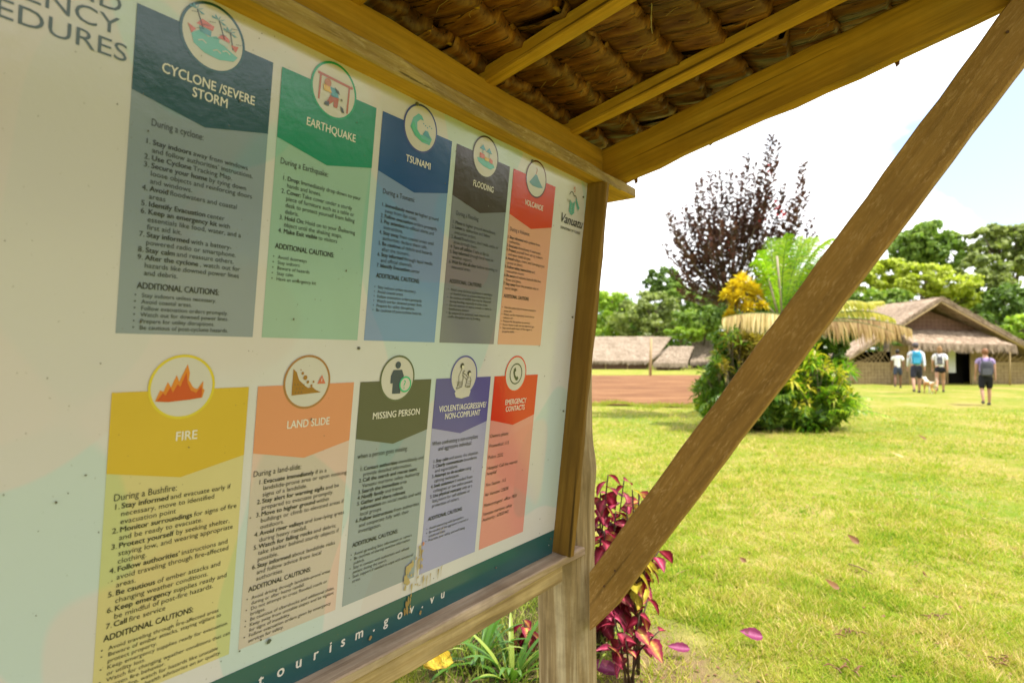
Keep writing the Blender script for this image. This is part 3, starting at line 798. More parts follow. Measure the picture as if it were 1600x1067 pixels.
def icon_vi(f, c):
    x, y = c; dk = C_('icon_line', (0.07, 0.065, 0.06)); pk = C_('icon_blush', (0.66, 0.60, 0.50))
    f.poly([(x - .15, y + .20), (x - .10, y + .15), (x + .0, y + .18), (x + .10, y + .14), (x + .14, y + .19), (x + .12, y + .25), (x - .02, y + .27), (x - .12, y + .25)], 4, M['disc'])
    for hx, hy in ((-.055, -.12), (.085, -.03)): f.disc((x + hx, y + hy), .034, 5, dk, 14); f.disc((x + hx + .012, y + hy + .014), .022, 6, pk, 12)
    lw = .007
    f.line([(x - .06, y - .08), (x - .10, y + .0), (x - .09, y + .08), (x - .13, y + .15), (x - .03, y + .13), (x - .02, y + .03), (x - .03, y - .06)], lw, 5, dk)
    f.line([(x - .04, y - .04), (x + .03, y - .01), (x + .07, y + .03)], lw, 5, dk); f.line([(x - .04, y - .01), (x + .02, y + .03), (x + .06, y + .05)], lw, 5, dk)
    f.line([(x + .08, y + .01), (x + .05, y + .06), (x + .03, y + .13), (x + .12, y + .14), (x + .13, y + .05), (x + .10, y + .01)], lw, 5, dk)
    for k in range(6): f.line([(x - .12 + .016 * k, y + .06), (x - .11 + .016 * k, y + .13)], .004, 5, dk)
    for k in range(4): f.line([(x + .04, y + .07 + .02 * k), (x + .12, y + .065 + .02 * k)], .004, 5, dk)
def icon_em(f, c):
    x, y = c; dk = C_('icon_phone', (0.05, 0.06, 0.045))
    f.ring((x, y), .125, .142, 4, dk, 36)
    f.poly([(x - .055, y - .07), (x - .02, y - .085), (x + .0, y - .04), (x - .025, y - .025), (x - .015, y + .015), (x + .015, y + .045), (x + .035, y + .03), (x + .065, y + .06), (x + .045, y + .09), (x + .01, y + .09), (x - .04, y + .04), (x - .065, y - .02)], 4, dk)

B, N_ = 1.0, 0.0
def panel(key, col, row, title, title_w, intro, items, i_start, i_step, i_end_w, caut, c_head, c_start, c_step, c_w, icon, label, i_a=0.10, c_a=0.13, head_w=0.60, center=None, intro_b=None, t_b=None, ring_r=0.243):
    x0 = col * 1.0795; yt, yb = ((-2.2706, -0.0569), (0.3518, 2.6041))[row]
    cy = yt + 0.565; cm = yt + 0.670
    body = Flat(); body.poly([(x0, yt + .3), (x0 + 1, yt + .3), (x0 + 1, yb), (x0, yb)], 1, pm('panel_' + key, tuple(PS * x * y for x, y in zip(BODY[key], (1.0, .92, 1.22))), 0.7))
    pn = body.make('info_panel', board); pn['label'] = label
    h = Flat(); h.poly([(x0, yt), (x0 + 1, yt), (x0 + 1, cy), (x0 + .5, cm), (x0, cy)], 2, pm('header_' + key, tuple(PS * x * y for x, y in zip(HEAD[key], (1.05, .92, 1.05))))); h.make('header', pn)
    c = (x0 + (center if center else .515), yt + (0.012 if row == 0 else -0.022))
    d = Flat(); d.disc(c, ring_r - .004, 2.6, M['disc'], 56); d.make('icon_disc', pn)
    rr = RING.get(key, HEAD[key]); d = Flat(); d.ring(c, ring_r - .020, ring_r, 3, pm('ring_' + key, rr), 56); d.make('icon_ring', pn)
    f = Flat(); icon(f, c); f.make('icon_picture', pn)
    t1 = Type(); tb = t_b or (yt + .385)
    for k, tl in enumerate(title):
        ww = title_w[k]; nat = width(tl, 0.8); xs = ww / (nat * 0.098)
        t1.put([(tl, 0.8)], x0 + .52, tb + .092 * k, 0.098, xs, 'C', layer=3)
    t1.make('heading', pn, M['head_white'])
    t2 = Type()
    ib = intro_b or yt + .768
    for k, il in enumerate(intro):
        nat = width(il[0], 0); sz = 0.072
        t2.put([(il[0], 0)], x0 + il[1], ib + .068 * k, sz, il[2] / (nat * sz), layer=3)
    # numbered advice
    size = i_step * 0.98
    b = i_start; xs = None
    ref = items[0][1]
    nat = sum(width(t_, bb) for t_, bb in ref) + .27 * (len(ref) - 1)
    xs = i_end_w / (nat * size)
    for num, runs in items:
        if num: t2.put([(num, 0.3)], x0 + i_a - 0.048, b, size, xs, layer=3)
        t2.put(runs, x0 + i_a, b, size, xs, layer=3)
        b += i_step
    if caut is not None:
        nat = width('ADDITIONAL CAUTIONS:', 1); sz = .064
        t2.put([('ADDITIONAL CAUTIONS:', 1)], x0 + c_a - .035, c_head, sz, head_w / (nat * sz), layer=3)
        sz = c_step * .95; b = c_start
        nat = width(caut[0][1], 0); xs = c_w / (nat * sz)
        for dot, tx in caut:
            if dot: t2.put([('•', 0.5)], x0 + c_a - .048, b, sz, layer=3)
            t2.put([(tx, 0)], x0 + c_a, b, sz, xs, layer=3); b += c_step
    t2.make('advice_text', pn, M['ink'])
    return pn

def it(num, bold, rest=''):
    r_ = []
    if bold: r_.append((bold, B))
    if rest: r_.append((rest, N_))
    return (num, r_)
panel('cyc', 0, 0, ['CYCLONE /SEVERE', 'STORM'], [.69, .262], [('During a cyclone:', .133, .36)],
      [it('1.', 'Stay indoors', 'away from windows'), it('', '', 'and follow authorities’ instructions.'), it('2.', 'Use Cyclone', 'Tracking Map.'), it('3.', 'Secure your home', 'by tying down'),
       it('', '', 'loose objects and reinforcing doors'), it('', '', 'and windows.'), it('4.', 'Avoid', 'floodwaters and coastal'), it('', '', 'areas'), it('5.', 'Identify Evacuation', 'center'), it('6.', 'Keep an emergency kit', 'with'),
       it('', '', 'essentials like food, water, and a'), it('', '', 'first aid kit.'), it('7.', 'Stay informed', 'with a battery-'), it('', '', 'powered radio or smartphone.'), it('8.', 'Stay calm', 'and reassure others.'), it('9.', 'After the cyclone', ', watch out for'), it('', '', 'hazards like downed power lines'), it('', '', 'and debris.')],
      -1.375, .0532, .70, [(1, 'Stay indoors unless necessary.'), (1, 'Avoid coastal areas.'), (1, 'Follow evacuation orders promptly.'), (1, 'Watch out for downed power lines.'), (1, 'Prepare for utility disruptions.'), (1, 'Be cautious of post-cyclone hazards.')],
      -.375, -.316, .0455, .53, icon_cyc, 'dark teal and grey panel headed CYCLONE /SEVERE STORM', i_a=.150, c_a=.146, head_w=.58)
panel('eq', 1, 0, ['EARTHQUAKE'], [.526], [('During a Earthquake:', .045, .475)],
      [it('1.', 'Drop:', 'Immediately drop down to your'), it('', '', 'hands and knees.'), it('2.', 'Cover:', 'Take cover under a sturdy'), it('', '', 'piece of furniture such as a table or'), it('', '', 'desk to protect yourself from falling'), it('', '', 'debris.'),
       it('3.', 'Hold On:', 'Hold on to your sheltering'), it('', '', 'object until the shaking stops.'), it('4.', 'Make Exit visible', 'to visitors')],
      -1.376, .0545, .78, [(1, 'Avoid doorways'), (1, 'Stay indoors'), (1, 'Beware of hazards'), (1, 'Stay calm'), (1, 'Have an emergency kit')],
      -.805, -.722, .0455, .28, icon_eq, 'green panel headed EARTHQUAKE', i_a=.122, c_a=.090, head_w=.593)
panel('ts', 2, 0, ['TSUNAMI'], [.355], [('During a Tsunami:', .077, .437)],
      [it('1.', 'Immediately move to', 'higher ground'), it('', '', 'away from the coast.'), it('2.', 'Follow evacuation', 'orders promptly.'), it('3.', 'Pay attention', 'to official alerts and'), it('', '', 'instructions.'), it('4.', 'Stay away', 'from coastal areas until'), it('', '', 'authorities declare them safe.'),
       it('5.', 'Be cautious', 'of debris and hazards'), it('', '', 'after the tsunami.'), it('6.', 'Stay informed', 'through local media'), it('', '', 'and official channels.'), it('7.', 'Identify Evacuation', 'center')],
      -1.380, .0540, .765, [(1, 'Stay indoors unless necessary.'), (1, 'Avoid coastal areas.'), (1, 'Follow evacuation orders promptly.'), (1, 'Watch out for downed power lines.'), (1, 'Prepare for utility disruptions.'), (1, 'Be cautious of post-cyclone hazards.')],
      -.682, -.576, .0455, .53, icon_ts, 'blue panel headed TSUNAMI', i_a=.125, c_a=.118, head_w=.597)
panel('fl', 3, 0, ['FLOODING'], [.384], [('During a Flooding:', .082, .41)],
      [it('1.', 'Move', 'to higher ground immediately.'), it('2.', 'Listen', 'to authorities and follow'), it('', '', 'evacuation orders.'), it('3.', 'Avoid', 'floodwaters; don’t walk, swim, or'), it('', '', 'drive through them.'), it('4.', 'Turn off utilities', 'if safe to do so.'), it('5.', 'Stay informed', 'through local news or'), it('', '', 'weather reports.'),
       it('6.', 'Wait for the all-clear', 'before returning to'), it('', '', 'evacuated areas.')],
      -1.402, .0555, .75, [(1, 'Avoid using electrical appliances in wet/damp'), (0, 'or flooded areas to prevent electrical shock.'), (1, 'Be cautious of wildlife that may be displaced'), (0, 'during flooding, especially in urban areas.'), (1, 'Do not attempt to rescue animals or items in'), (0, 'floodwaters; instead.'), (1, 'Be prepared for potential road closures and'), (0, 'traffic disruptions due to flooding.')],
      -.738, -.651, .0440, .77, icon_fl, 'brown and grey panel headed FLOODING', i_a=.085, c_a=.108, head_w=.579)
panel('vo', 4, 0, ['VOLCANOE'], [.43], [('During a Volcanoe:', .033, .446)],
      [it('1.', 'Stay informed', 'with updates from'), it('', '', 'authorities.'), it('2.', 'Evacuate', 'immediately if instructed.'), it('3.', 'Protect', 'yourself from ash by indoors'), it('', '', 'and wear masks & eyes.'), it('4.', 'Avoid', 'valleys, rivers, and low-lying areas'), it('', '', 'prone to lahars.'), it('5.', 'Follow safety instructions', 'and'), it('', '', 'evacuation routes.'),
       it('6.', 'Be aware', 'of volcanic hazards like lava'), it('', '', 'flows and gases.'), it('7.', 'Stay away', 'from the eruption site to'), it('', '', 'avoid danger.')],
      -1.405, .0535, .70, [(1, 'Visit the authorities to receive evacuation'), (0, 'areas safe.'), (1, 'Watch out for respiratory issues due to'), (0, 'volcanic ash.'), (1, 'Prepare for disruptions to services.'), (1, 'If your home is safe, do not approach gas.'), (1, 'Stay tuned until return of the region is'), (0, 'properly stable.')],
      -.657, -.520, .0440, .73, icon_vo, 'red and salmon panel headed VOLCANOE', i_a=.048, c_a=.068, head_w=.568)
panel('fi', 0, 1, ['FIRE'], [.162], [('During a Bushfire:', .053, .426)],
      [it('1.', 'Stay informed', 'and evacuate early if'), it('', '', 'necessary, move to identified'), it('', '', 'evacuation point'), it('2.', 'Monitor surroundings', 'for signs of fire'), it('', '', 'and be ready to evacuate.'), it('3.', 'Protect yourself', 'by seeking shelter,'), it('', '', 'staying low, and wearing appropriate'), it('', '', 'clothing.'), it('4.', 'Follow authorities’', 'instructions and'), it('', '', 'avoid traveling through fire-affected'), it('', '', 'areas.'),
       it('5.', 'Be cautious', 'of ember attacks and'), it('', '', 'changing weather conditions.'), it('6.', 'Keep emergency', 'supplies ready and'), it('', '', 'be mindful of post-fire hazards.'), it('7.', 'Call', 'fire service')],
      1.180, .0570, .80, [(1, 'Avoid traveling through fire-affected areas'), (1, 'Beware of ember attacks, staying vigilant to'), (0, 'protect property.'), (1, 'Keep emergency supplies ready for evacuation'), (0, 'or utility loss.'), (1, 'Watch for changing weather conditions that can'), (0, 'worsen fire behavior.'), (1, 'After a fire, watch for hazards like unstable'), (0, 'trees. Follow health advisories on air quality.')],
      2.124, 2.197, .0465, .797, icon_fi, 'yellow panel headed FIRE', i_a=.105, c_a=.083, head_w=.62, center=.47)
panel('la', 1, 1, ['LAND SLIDE'], [.449], [('During a land-slide:', .015, .464)],
      [it('1.', 'Evacuate immediately', 'if in a'), it('', '', 'landslide-prone area or upon noticing'), it('', '', 'signs of a landslide.'), it('2.', 'Stay alert for warning signs', 'and be'), it('', '', 'prepared to evacuate promptly.'), it('3.', 'Move to higher ground', 'within'), it('', '', 'buildings or climb to elevated areas if'), it('', '', 'outdoors.'), it('4.', 'Avoid river valleys', 'and low-lying areas'), it('', '', 'during heavy rainfall.'), it('5.', 'Watch for falling rocks', 'and debris;'), it('', '', 'take shelter behind sturdy objects if'), it('', '', 'possible.'),
       it('6.', 'Stay informed', 'about landslide risks'), it('', '', 'and follow advice from local'), it('', '', 'authorities.')],
      1.192, .0565, .645, [(1, 'Avoid driving through landslide-prone areas'), (0, 'during or after heavy rainfall.'), (1, 'Do not attempt to cross flooded roads or'), (0, 'bridges.'), (1, 'Be cautious of aftershocks and additional slides.'), (1, 'Keep away from unstable slopes and be vigilant'), (0, 'for signs of instability.'), (1, 'Follow evacuation orders given by emergency'), (0, 'services for safety.')],
      2.118, 2.193, .0474, .81, icon_la, 'peach panel headed LAND SLIDE', i_a=.115, c_a=.086, head_w=.618, center=.475)
panel('mi', 2, 1, ['MISSING PERSON'], [.668], [('when a person goes missing:', .038, .682)],
      [it('1.', 'Contact authorities', 'immediately and'), it('', '', 'provide detailed information.'), it('2.', 'Call the search and rescue team:', ''), it('', '', 'Vanuatu maritime safety Authority'), it('3.', 'Search the immediate', 'area'), it('4.', 'Notify family', 'and friends.'), it('5.', 'Gather and share relevant', ''), it('', 'information', 'on social media and with'), it('', '', 'local groups.'), it('6.', 'Follow instructions', 'from authorities'), it('', '', 'and cooperate fully with their'), it('', '', 'investigation.')],
      1.249, .0580, .85, [(1, 'Avoid spreading false information or rumors.'), (1, 'Be cautious of sharing sensitive information'), (0, 'publicly.'), (1, 'Stay in contact with authorities and refresh'), (0, 'patient during the search.'), (1, 'Seek support if needed to cope with emotional'), (0, 'stress.')],
      2.017, 2.108, .0470, .81, icon_mi, 'dark olive panel headed MISSING PERSON', i_a=.128, c_a=.100, head_w=.613, center=.488)
panel('vi', 3, 1, ['VIOLENT/AGGRESSIVE/', 'NON-COMPLIANT'], [.866, .648], [('When confronting a non-compliant', .025, .823), ('and aggressive individual:', .135, .60)],
      [it('1.', 'Stay calm', 'and assess the situation.'), it('2.', 'Clearly communicate', 'boundaries'), it('', '', 'and expectations.'), it('3.', 'Attempt to de-escalate', 'using'), it('', '', 'calming techniques.'), it('4.', 'Seek assistance', 'if needed from'), it('', '', 'colleagues or law enforcement.'), it('5.', 'Use physical restraint', 'only as a'), it('', '', 'last resort for self-defense or'), it('', '', 'protection of others.')],
      1.322, .0585, .776, [(1, 'Avoid interacting with bystanders.'), (1, 'Be mindful of the aggressor’s mental or'), (0, 'emotional state.'), (1, 'Prioritize your safety and well-being.')],
      1.994, 2.101, .0473, .614, icon_vi, 'violet panel headed VIOLENT/AGGRESSIVE/NON-COMPLIANT', i_a=.112, c_a=.100, head_w=.60, center=.478)
em = panel('em', 4, 1, ['EMERGENCY', 'CONTACTS'], [.489, .44], [], [it('', '', 'Owners phone')], 1.148, .072, .397, None, 0, 0, 0, 0, icon_em, 'red and salmon panel headed EMERGENCY CONTACTS', i_a=.018, center=.46)
te = Type()
for tx, b in (('Promedical: 115', 1.274), ('Police: 2222', 1.423), ('Hospital: Call the nearest', 1.564), ('hospital', 1.634), ('Fire Station: 113', 1.783), ('Air Vanuatu: 23838', 1.910), ('Meteorological  office: 7821', 2.050), ('Vanuatu maritime safety', 2.165), ('Authority : 67835442', 2.240)):
    te.put([(tx, 0)], 4 * 1.0795 + .022, b, .0634, .397 / (width('Owners phone', 0) * .0634), layer=3)
te.make('contact_text', em, M['ink'])

# tourism emblem: script name, strapline, leaf figure
f = Flat(); x, y = 5.80, -2.13
gc = C_('icon_green3', (0.16, 0.40, 0.34)); rc = C_('icon_red', (.55, .13, .09)); dk = C_('icon_dark', (.06, .07, .08)); te_ = C_('icon_teal', (.13, .4, .42))
f.line([(x, y + .16), (x + .01, y - .02)], .014, 4, gc)
for k in range(7):
    for sg in (-1, 1):
        yy = y - .02 + k * .025
        f.poly([(x, yy + .01), (x + sg * .07, yy - .035), (x + sg * .08, yy - .02), (x + sg * .02, yy + .022)], 4, gc if k % 2 else te_)
for k in range(6):
    f.poly([(x + .08 + .02 * k, y - .10 + .02 * k), (x + .12 + .02 * k, y - .09 + .02 * k), (x + .10 + .012 * k, y - .03 + .02 * k)], 5, te_)
f.line([(x - .10, y - .12), (x - .06, y - .17), (x - .01, y - .17), (x + .03, y - .13), (x + .08, y - .135), (x + .12, y - .09)], .012, 4, dk)
f.line([(x + .0, y - .22), (x + .03, y - .26), (x + .05, y - .20), (x + .02, y - .18)], .010, 4, rc)
for k in range(8): f.line([(x - .16 + .015 * k, y - .05), (x - .13 + .015 * k, y - .01)], .005, 4, C_('icon_tan', (.35, .28, .16)))
f.make('emblem', board)
ty = Type(); nat = width('Vanuatu', .6); ty.put([('Vanuatu', .6)], 5.50, -1.832, .19, .63 / (nat * .19), layer=3, shear=.32)
nat = width('DEPARTMENT OF TOURISM', .6); ty.put([('DEPARTMENT OF TOURISM', .6)], 5.545, -1.738, .052, .56 / (nat * .052), layer=3)
ty.make('emblem_name', board, M['ink'])

# fixings, flecks, a dried mud trail
M['screw'] = plain('dull_screw', (0.10, 0.09, 0.07), 0.5, 0.5)
for a, b, rad in ((2.59, -2.483, .0042), (4.70, -2.464, .0042), (6.10, -2.30, .0032), (6.12, -.5, .0032), (6.12, .93, .0032), (6.10, 2.90, .003), (2.10, .02, .003), (4.73, 2.95, .003)):
    ac = Acc(); ac.tube([P(a, b, .0006), P(a, b, .0034), P(a, b, .0042)], [rad, rad, rad * .5], 12); ac.make('screw_head', board, M['screw'], True)
f = Flat(); mud = print_mat('dried_mud', (0.30, 0.19, 0.06), rough=0.6); mud2 = print_mat('pale_mud', (0.42, 0.31, 0.14), rough=0.6)
r = random.Random(21)
def blob(cx, cy, rx, ry, mat, n=11, lay=8):
    f.poly([(cx + rx * (0.6 + .5 * r.random()) * math.cos(2 * math.pi * k / n), cy + ry * (0.6 + .5 * r.random()) * math.sin(2 * math.pi * k / n)) for k in range(n)], lay + r.random() * .8, mat)
def drip(a, b0, b1, wd, mat):
    n = 7; L_ = [(a - wd * (.4 + .6 * r.random()) * (1 - k / n), b0 + (b1 - b0) * k / n) for k in range(n + 1)]
    Rr = [(a + wd * (.4 + .6 * r.random()) * (1 - k / n), b0 + (b1 - b0) * k / n) for k in range(n, -1, -1)]
    f.poly(L_ + Rr, 8 + r.random() * .8, mat)
for q in ((3.21, 2.25, 2.55, .018), (3.235, 2.3, 2.6, .012), (3.19, 2.4, 2.72, .014), (3.30, 2.62, 2.80, .014), (3.36, 2.64, 2.82, .01), (3.42, 2.63, 2.78, .008), (3.12, 2.66, 2.80, .015), (3.55, 2.62, 2.76, .013), (3.60, 2.6, 2.75, .009)): drip(*q, mud2 if r.random() < .5 else mud)
for k in range(26): blob(3.22 + r.gauss(0, .05), 2.5 + r.gauss(0, .12), .006 + .01 * r.random(), .008 + .02 * r.random(), mud2)
for k in range(16): blob(3.55 + r.gauss(0, .06), 2.17 + r.gauss(0, .03), .006, .006, mud2)

for k in range(30): blob(3.05 + r.gauss(0, .035), 2.50 + r.gauss(0, .07), .012 + .012 * r.random(), .02 + .03 * r.random(), mud2, lay=8)
for k in range(26): blob(3.08 + r.gauss(0, .025), 2.90 + r.gauss(0, .06), .012, .02 + .03 * r.random(), mud, lay=8)
for q in ((2.56, 3.07), (3.30, 3.06)): blob(*q, .022, .03, mud)
blob(1.36, 2.63, .03, .03, M['ink_soft']); blob(3.25, 2.24, .02, .03, C_('icon_blush2', (.5, .2, .15)))
tag(f.make('mud_stain', board), kind='stuff')
f = Flat(); sp = print_mat('dark_fleck', (0.07, 0.055, 0.03), rough=.6)
for k in range(190):
    rad = r.choice((.003, .004, .005, .009)); blob(r.uniform(-1.2, 6.1), r.uniform(-2.5, 2.75), rad, rad * r.uniform(.7, 1.8), sp, 6, lay=7)
tag(f.make('flecks', board), kind='stuff')
bpy.data.objects.remove(_to)
# ------------------------------------------------------------------ PLANTS BY THE POST
def leaf_mesh(name, L_, Wd, curl, mats, serr=0.06, fold=0.25, n=9, seed=0):
    r = random.Random(seed); vs, fs = [], []
    for i in range(n + 1):
        v = i / n
        wv = Wd * (math.sin(math.pi * min(v ** 0.72, 1)) ** 0.85) * (1 + serr * (1 if i % 2 else -1)) * .5 + .0008
        z = -curl * v * v * L_ ; y = L_ * v * (1 - .15 * curl * v)
        for u in (-1, -.5, 0, .5, 1):
            vs.append((u * wv, y, z + abs(u) * wv * fold + .04 * wv * math.sin(9 * v + 3 * u + seed)))
    for i in range(n):
        for k in range(4):
            a = i * 5 + k; fs.append((a, a + 1, a + 6, a + 5))
    me = mesh_of(name, vs, fs, smooth=True)
    uv = me.uv_layers.new(name='uv')
    for lp in me.loops:
        i, k = divmod(lp.vertex_index, 5); uv.data[lp.index].uv = (k / 4, i / n)
    for m in (mats if isinstance(mats, list) else [mats]): me.materials.append(m)
    return me

def coleus_mat(name, edge, mid, core, yel=0.5):
    m, t, b = base_mat(name, 0.6, 0.25)
    c = nn(t, 'ShaderNodeTexCoord'); sx = nn(t, 'ShaderNodeSeparateXYZ'); t.links.new(c.outputs['UV'], sx.inputs[0])
    a = nn(t, 'ShaderNodeMath', operation='SUBTRACT'); a.inputs[1].default_value = .5; t.links.new(sx.outputs[0], a.inputs[0])
    ab = nn(t, 'ShaderNodeMath', operation='ABSOLUTE'); t.links.new(a.outputs[0], ab.inputs[0])
    n = noise(t, 30, 3, .6, mapped(t, (1, 1, 1)))
    ad = nn(t, 'ShaderNodeMath', operation='MULTIPLY_ADD'); ad.inputs[1].default_value = .35; t.links.new(n, ad.inputs[0]); t.links.new(ab.outputs[0], ad.inputs[2])
    col = ramp_(t, ad.outputs[0], [(0.16, core), (0.30, mid), (0.50, edge)])
    # side veins and browned patches
    vv = nn(t, 'ShaderNodeMath', operation='MULTIPLY_ADD'); vv.inputs[1].default_value = -0.9; t.links.new(ab.outputs[0], vv.inputs[0]); t.links.new(sx.outputs[1], vv.inputs[2])
    vs_ = nn(t, 'ShaderNodeMath', operation='MULTIPLY'); vs_.inputs[1].default_value = 62; t.links.new(vv.outputs[0], vs_.inputs[0])
    vw = nn(t, 'ShaderNodeMath', operation='SINE'); t.links.new(vs_.outputs[0], vw.inputs[0])
    col = mixc(t, ramp_(t, vw.outputs[0], [(.55, (0,) * 3), (.95, (.35,) * 3)]), col, tuple(x * .35 for x in edge))
    col = mixc(t, ramp_(t, noise(t, 16, 3, .6, geopos(t)), [(.56, (0,) * 3), (.68, (.7,) * 3)]), col, (0.13, 0.06, 0.02))
    t.links.new(col, b.inputs['Base Color'])
    tr = nn(t, 'ShaderNodeBsdfTranslucent'); t.links.new(col, tr.inputs[0]); ms = nn(t, 'ShaderNodeMixShader'); ms.inputs[0].default_value = .35
    t.links.new(b.outputs[0], ms.inputs[1]); t.links.new(tr.outputs[0], ms.inputs[2]); t.links.new(ms.outputs[0], t.nodes['Material Output'].inputs[0])
    bump(t, ad.outputs[0], b, .4, .004)
    return m
cm = [coleus_mat('magenta_leaf', (0.17, 0.012, 0.035), (0.50, 0.035, 0.12), (0.74, 0.24, 0.30)),
      coleus_mat('crimson_leaf', (0.13, 0.008, 0.02), (0.34, 0.018, 0.05), (0.55, 0.08, 0.14)),
      coleus_mat('yellow_centred_leaf', (0.28, 0.02, 0.06), (0.62, 0.22, 0.10), (0.80, 0.62, 0.12)),
      coleus_mat('yellow_leaf', (0.42, 0.36, 0.04), (0.66, 0.55, 0.05), (0.72, 0.62, 0.10)),
      coleus_mat('dark_green_leaf', (0.03, 0.08, 0.012), (0.05, 0.14, 0.02), (0.14, 0.24, 0.05))]
lm = [[leaf_mesh('leaf', L_, Wd, cu, m, seed=k) for (L_, Wd, cu) in ((.12, .088, .35), (.15, .100, .5))] for k, m in enumerate(cm)]
stem_m = plain('dark_stem', (0.06, 0.035, 0.02)); green_stem = plain('green_stem', (0.07, 0.13, 0.02))

def orient(loc, d, up, sc=1.0, roll=0.0):
    y = Vector(d).normalized(); x = y.cross(Vector(up)).normalized(); z = x.cross(y)
    m = Matrix((x, y, z)).transposed().to_4x4() @ Matrix.Rotation(roll, 4, 'Y'); m.translation = Vector(loc)
    return m @ Matrix.Diagonal((sc, sc, sc, 1))

def coleus(name, label, cat, base, stems, kinds, seed, leafscale=1.0, per=6, group=None):
    r = random.Random(seed); root = empty(name, base); tag(root, label, cat, group)
    b = Vector(base)
    for tip in stems:
        tp = Vector(tip) - b
        mid = tp * .5 + Vector((r.uniform(-.03, .03), r.uniform(-.03, .03), .03))
        ac = Acc(); ac.tube([Vector((r.uniform(-.02, .02), r.uniform(-.02, .02), -.02)), mid, tp], [.006, .005, .003], 6)
        ac.make('stem', root, stem_m, True)
        for k in range(per):
            f_ = 1 - .62 * (k / per); p = (mid.lerp(tp, (f_ - .5) * 2) if f_ > .5 else mid * (f_ * 2))
            a = k * 2.4 + r.random() * .8
            d = Vector((math.cos(a), math.sin(a), r.uniform(-.75, .15))); 
            me = lm[r.choice(kinds)][r.randrange(2)]
            o = obj('leaf', me, root); o.matrix_basis = orient(p, d, (r.uniform(-.3, .3), r.uniform(-.3, .3), 1), leafscale * r.uniform(.7, 1.15), r.uniform(-.5, .5))
    return root
base = Vector((0.40, 2.93, gz(0, 2.9)))
tips = [at(950, 742, 2.80), at(975, 750, 2.86), at(1000, 775, 2.90), at(962, 800, 2.74), at(945, 830, 2.70), at(985, 815, 2.82), at(1010, 800, 2.95), at(950, 880, 2.72), at(978, 870, 2.78), at(938, 770, 2.84), at(965, 920, 2.75), at(992, 850, 2.9), at(1030, 860, 2.86), at(1005, 905, 2.8), at(942, 930, 2.7)]
coleus('coleus_plant', 'tall magenta and crimson leaved plant growing right behind the post', 'plant', base, tips, [0, 0, 1, 1, 1, 2], 4, .74, 18)
base2 = Vector((0.60, 2.80, 0)); 
coleus('yellow_croton', 'yellow leaved foliage among the magenta leaves behind the brace', 'plant', base2, [at(988, 765, 2.72), at(1002, 785, 2.74), at(978, 790, 2.72), at(998, 770, 2.74), at(985, 808, 2.72), at(1000, 800, 2.76)], [3, 3, 3, 2], 9, .62, 8)
base3 = Vector((0.52, 2.66, 0))
coleus('low_coleus', 'straggly low pink leaved plant at the foot of the brace', 'plant', base3, [at(1000, 960, 2.66), at(1012, 935, 2.7), at(1030, 985, 2.66), at(978, 1000, 2.6), at(950, 1010, 2.6), at(960, 965, 2.65)], [0, 1, 1, 2], 12, .62, 5)
coleus('small_coleus', 'small red leaved plant in the gap under the ledge left of the post', 'plant', Vector((0.03, 2.98, 0)), [at(818, 968, 2.9), at(826, 985, 2.85), at(822, 1010, 2.85), at(810, 1040, 2.8)], [0, 1, 2], 15, .7, 4)

strap_m = [leaf_mat('strap_leaf', [(0.02, 0.06, 0.006), (0.05, 0.14, 0.012), (0.14, 0.27, 0.03)], .3, .4), leaf_mat('pale_strap_leaf', [(0.16, 0.26, 0.03), (0.34, 0.40, 0.08)], .3, .4)]
def strap_plant(label, base, n, L_, wd, seed, mi=0, group='green strap leaved clumps under the ledge'):
    r = random.Random(seed); root = empty('strap_leaf_plant', base); tag(root, label, 'plant', group)
    for k in range(n):
        a = r.random() * 6.28; el = r.uniform(.6, 1.35); l_ = L_ * r.uniform(.6, 1.1); droop = r.uniform(.5, 1.3)
        vs, fs = [], []; N = 9
        hd = Vector((math.cos(a), math.sin(a), 0)); sd = Vector((-math.sin(a), math.cos(a), 0))
        p = hd * .01; el_ = el
        for i in range(N + 1):
            v = i / N; ww = wd * (math.sin(math.pi * (0.12 + .88 * v)) ** .6) * .5
            vs += [p - sd * ww + Vector((0, 0, ww * .4)), p, p + sd * ww + Vector((0, 0, ww * .4))]
            p = p + (hd * math.cos(el_) + Vector((0, 0, math.sin(el_)))) * (l_ / N); el_ -= droop / N * (1 + v)
        for i in range(N):
            for q in (0, 1): fs.append((i * 3 + q, i * 3 + q + 1, i * 3 + q + 4, i * 3 + q + 3))
        obj('leaf', mesh_of('strap_leaf', vs, fs, smooth=True), root, strap_m[1 if r.random() < .25 else mi])
strap_plant('broad green strap leaved clump beside the left side of the post', at(800, 1075, 2.72) * 1.0, 26, .36, .026, 1)
strap_plant('green strap leaved clump under the middle of the lower ledge', at(752, 1045, 2.85), 26, .36, .022, 2)
strap_plant('small grassy clump under the ledge near the yellow leaf', at(718, 1040, 2.95), 14, .24, .014, 3)
strap_plant('low pale grassy clump behind the post foot', at(955, 1025, 2.85), 16, .20, .012, 5, 1)
strap_plant('thin leaved tuft growing between the post and the pink leaves', at(975, 1000, 3.0), 14, .22, .012, 6)

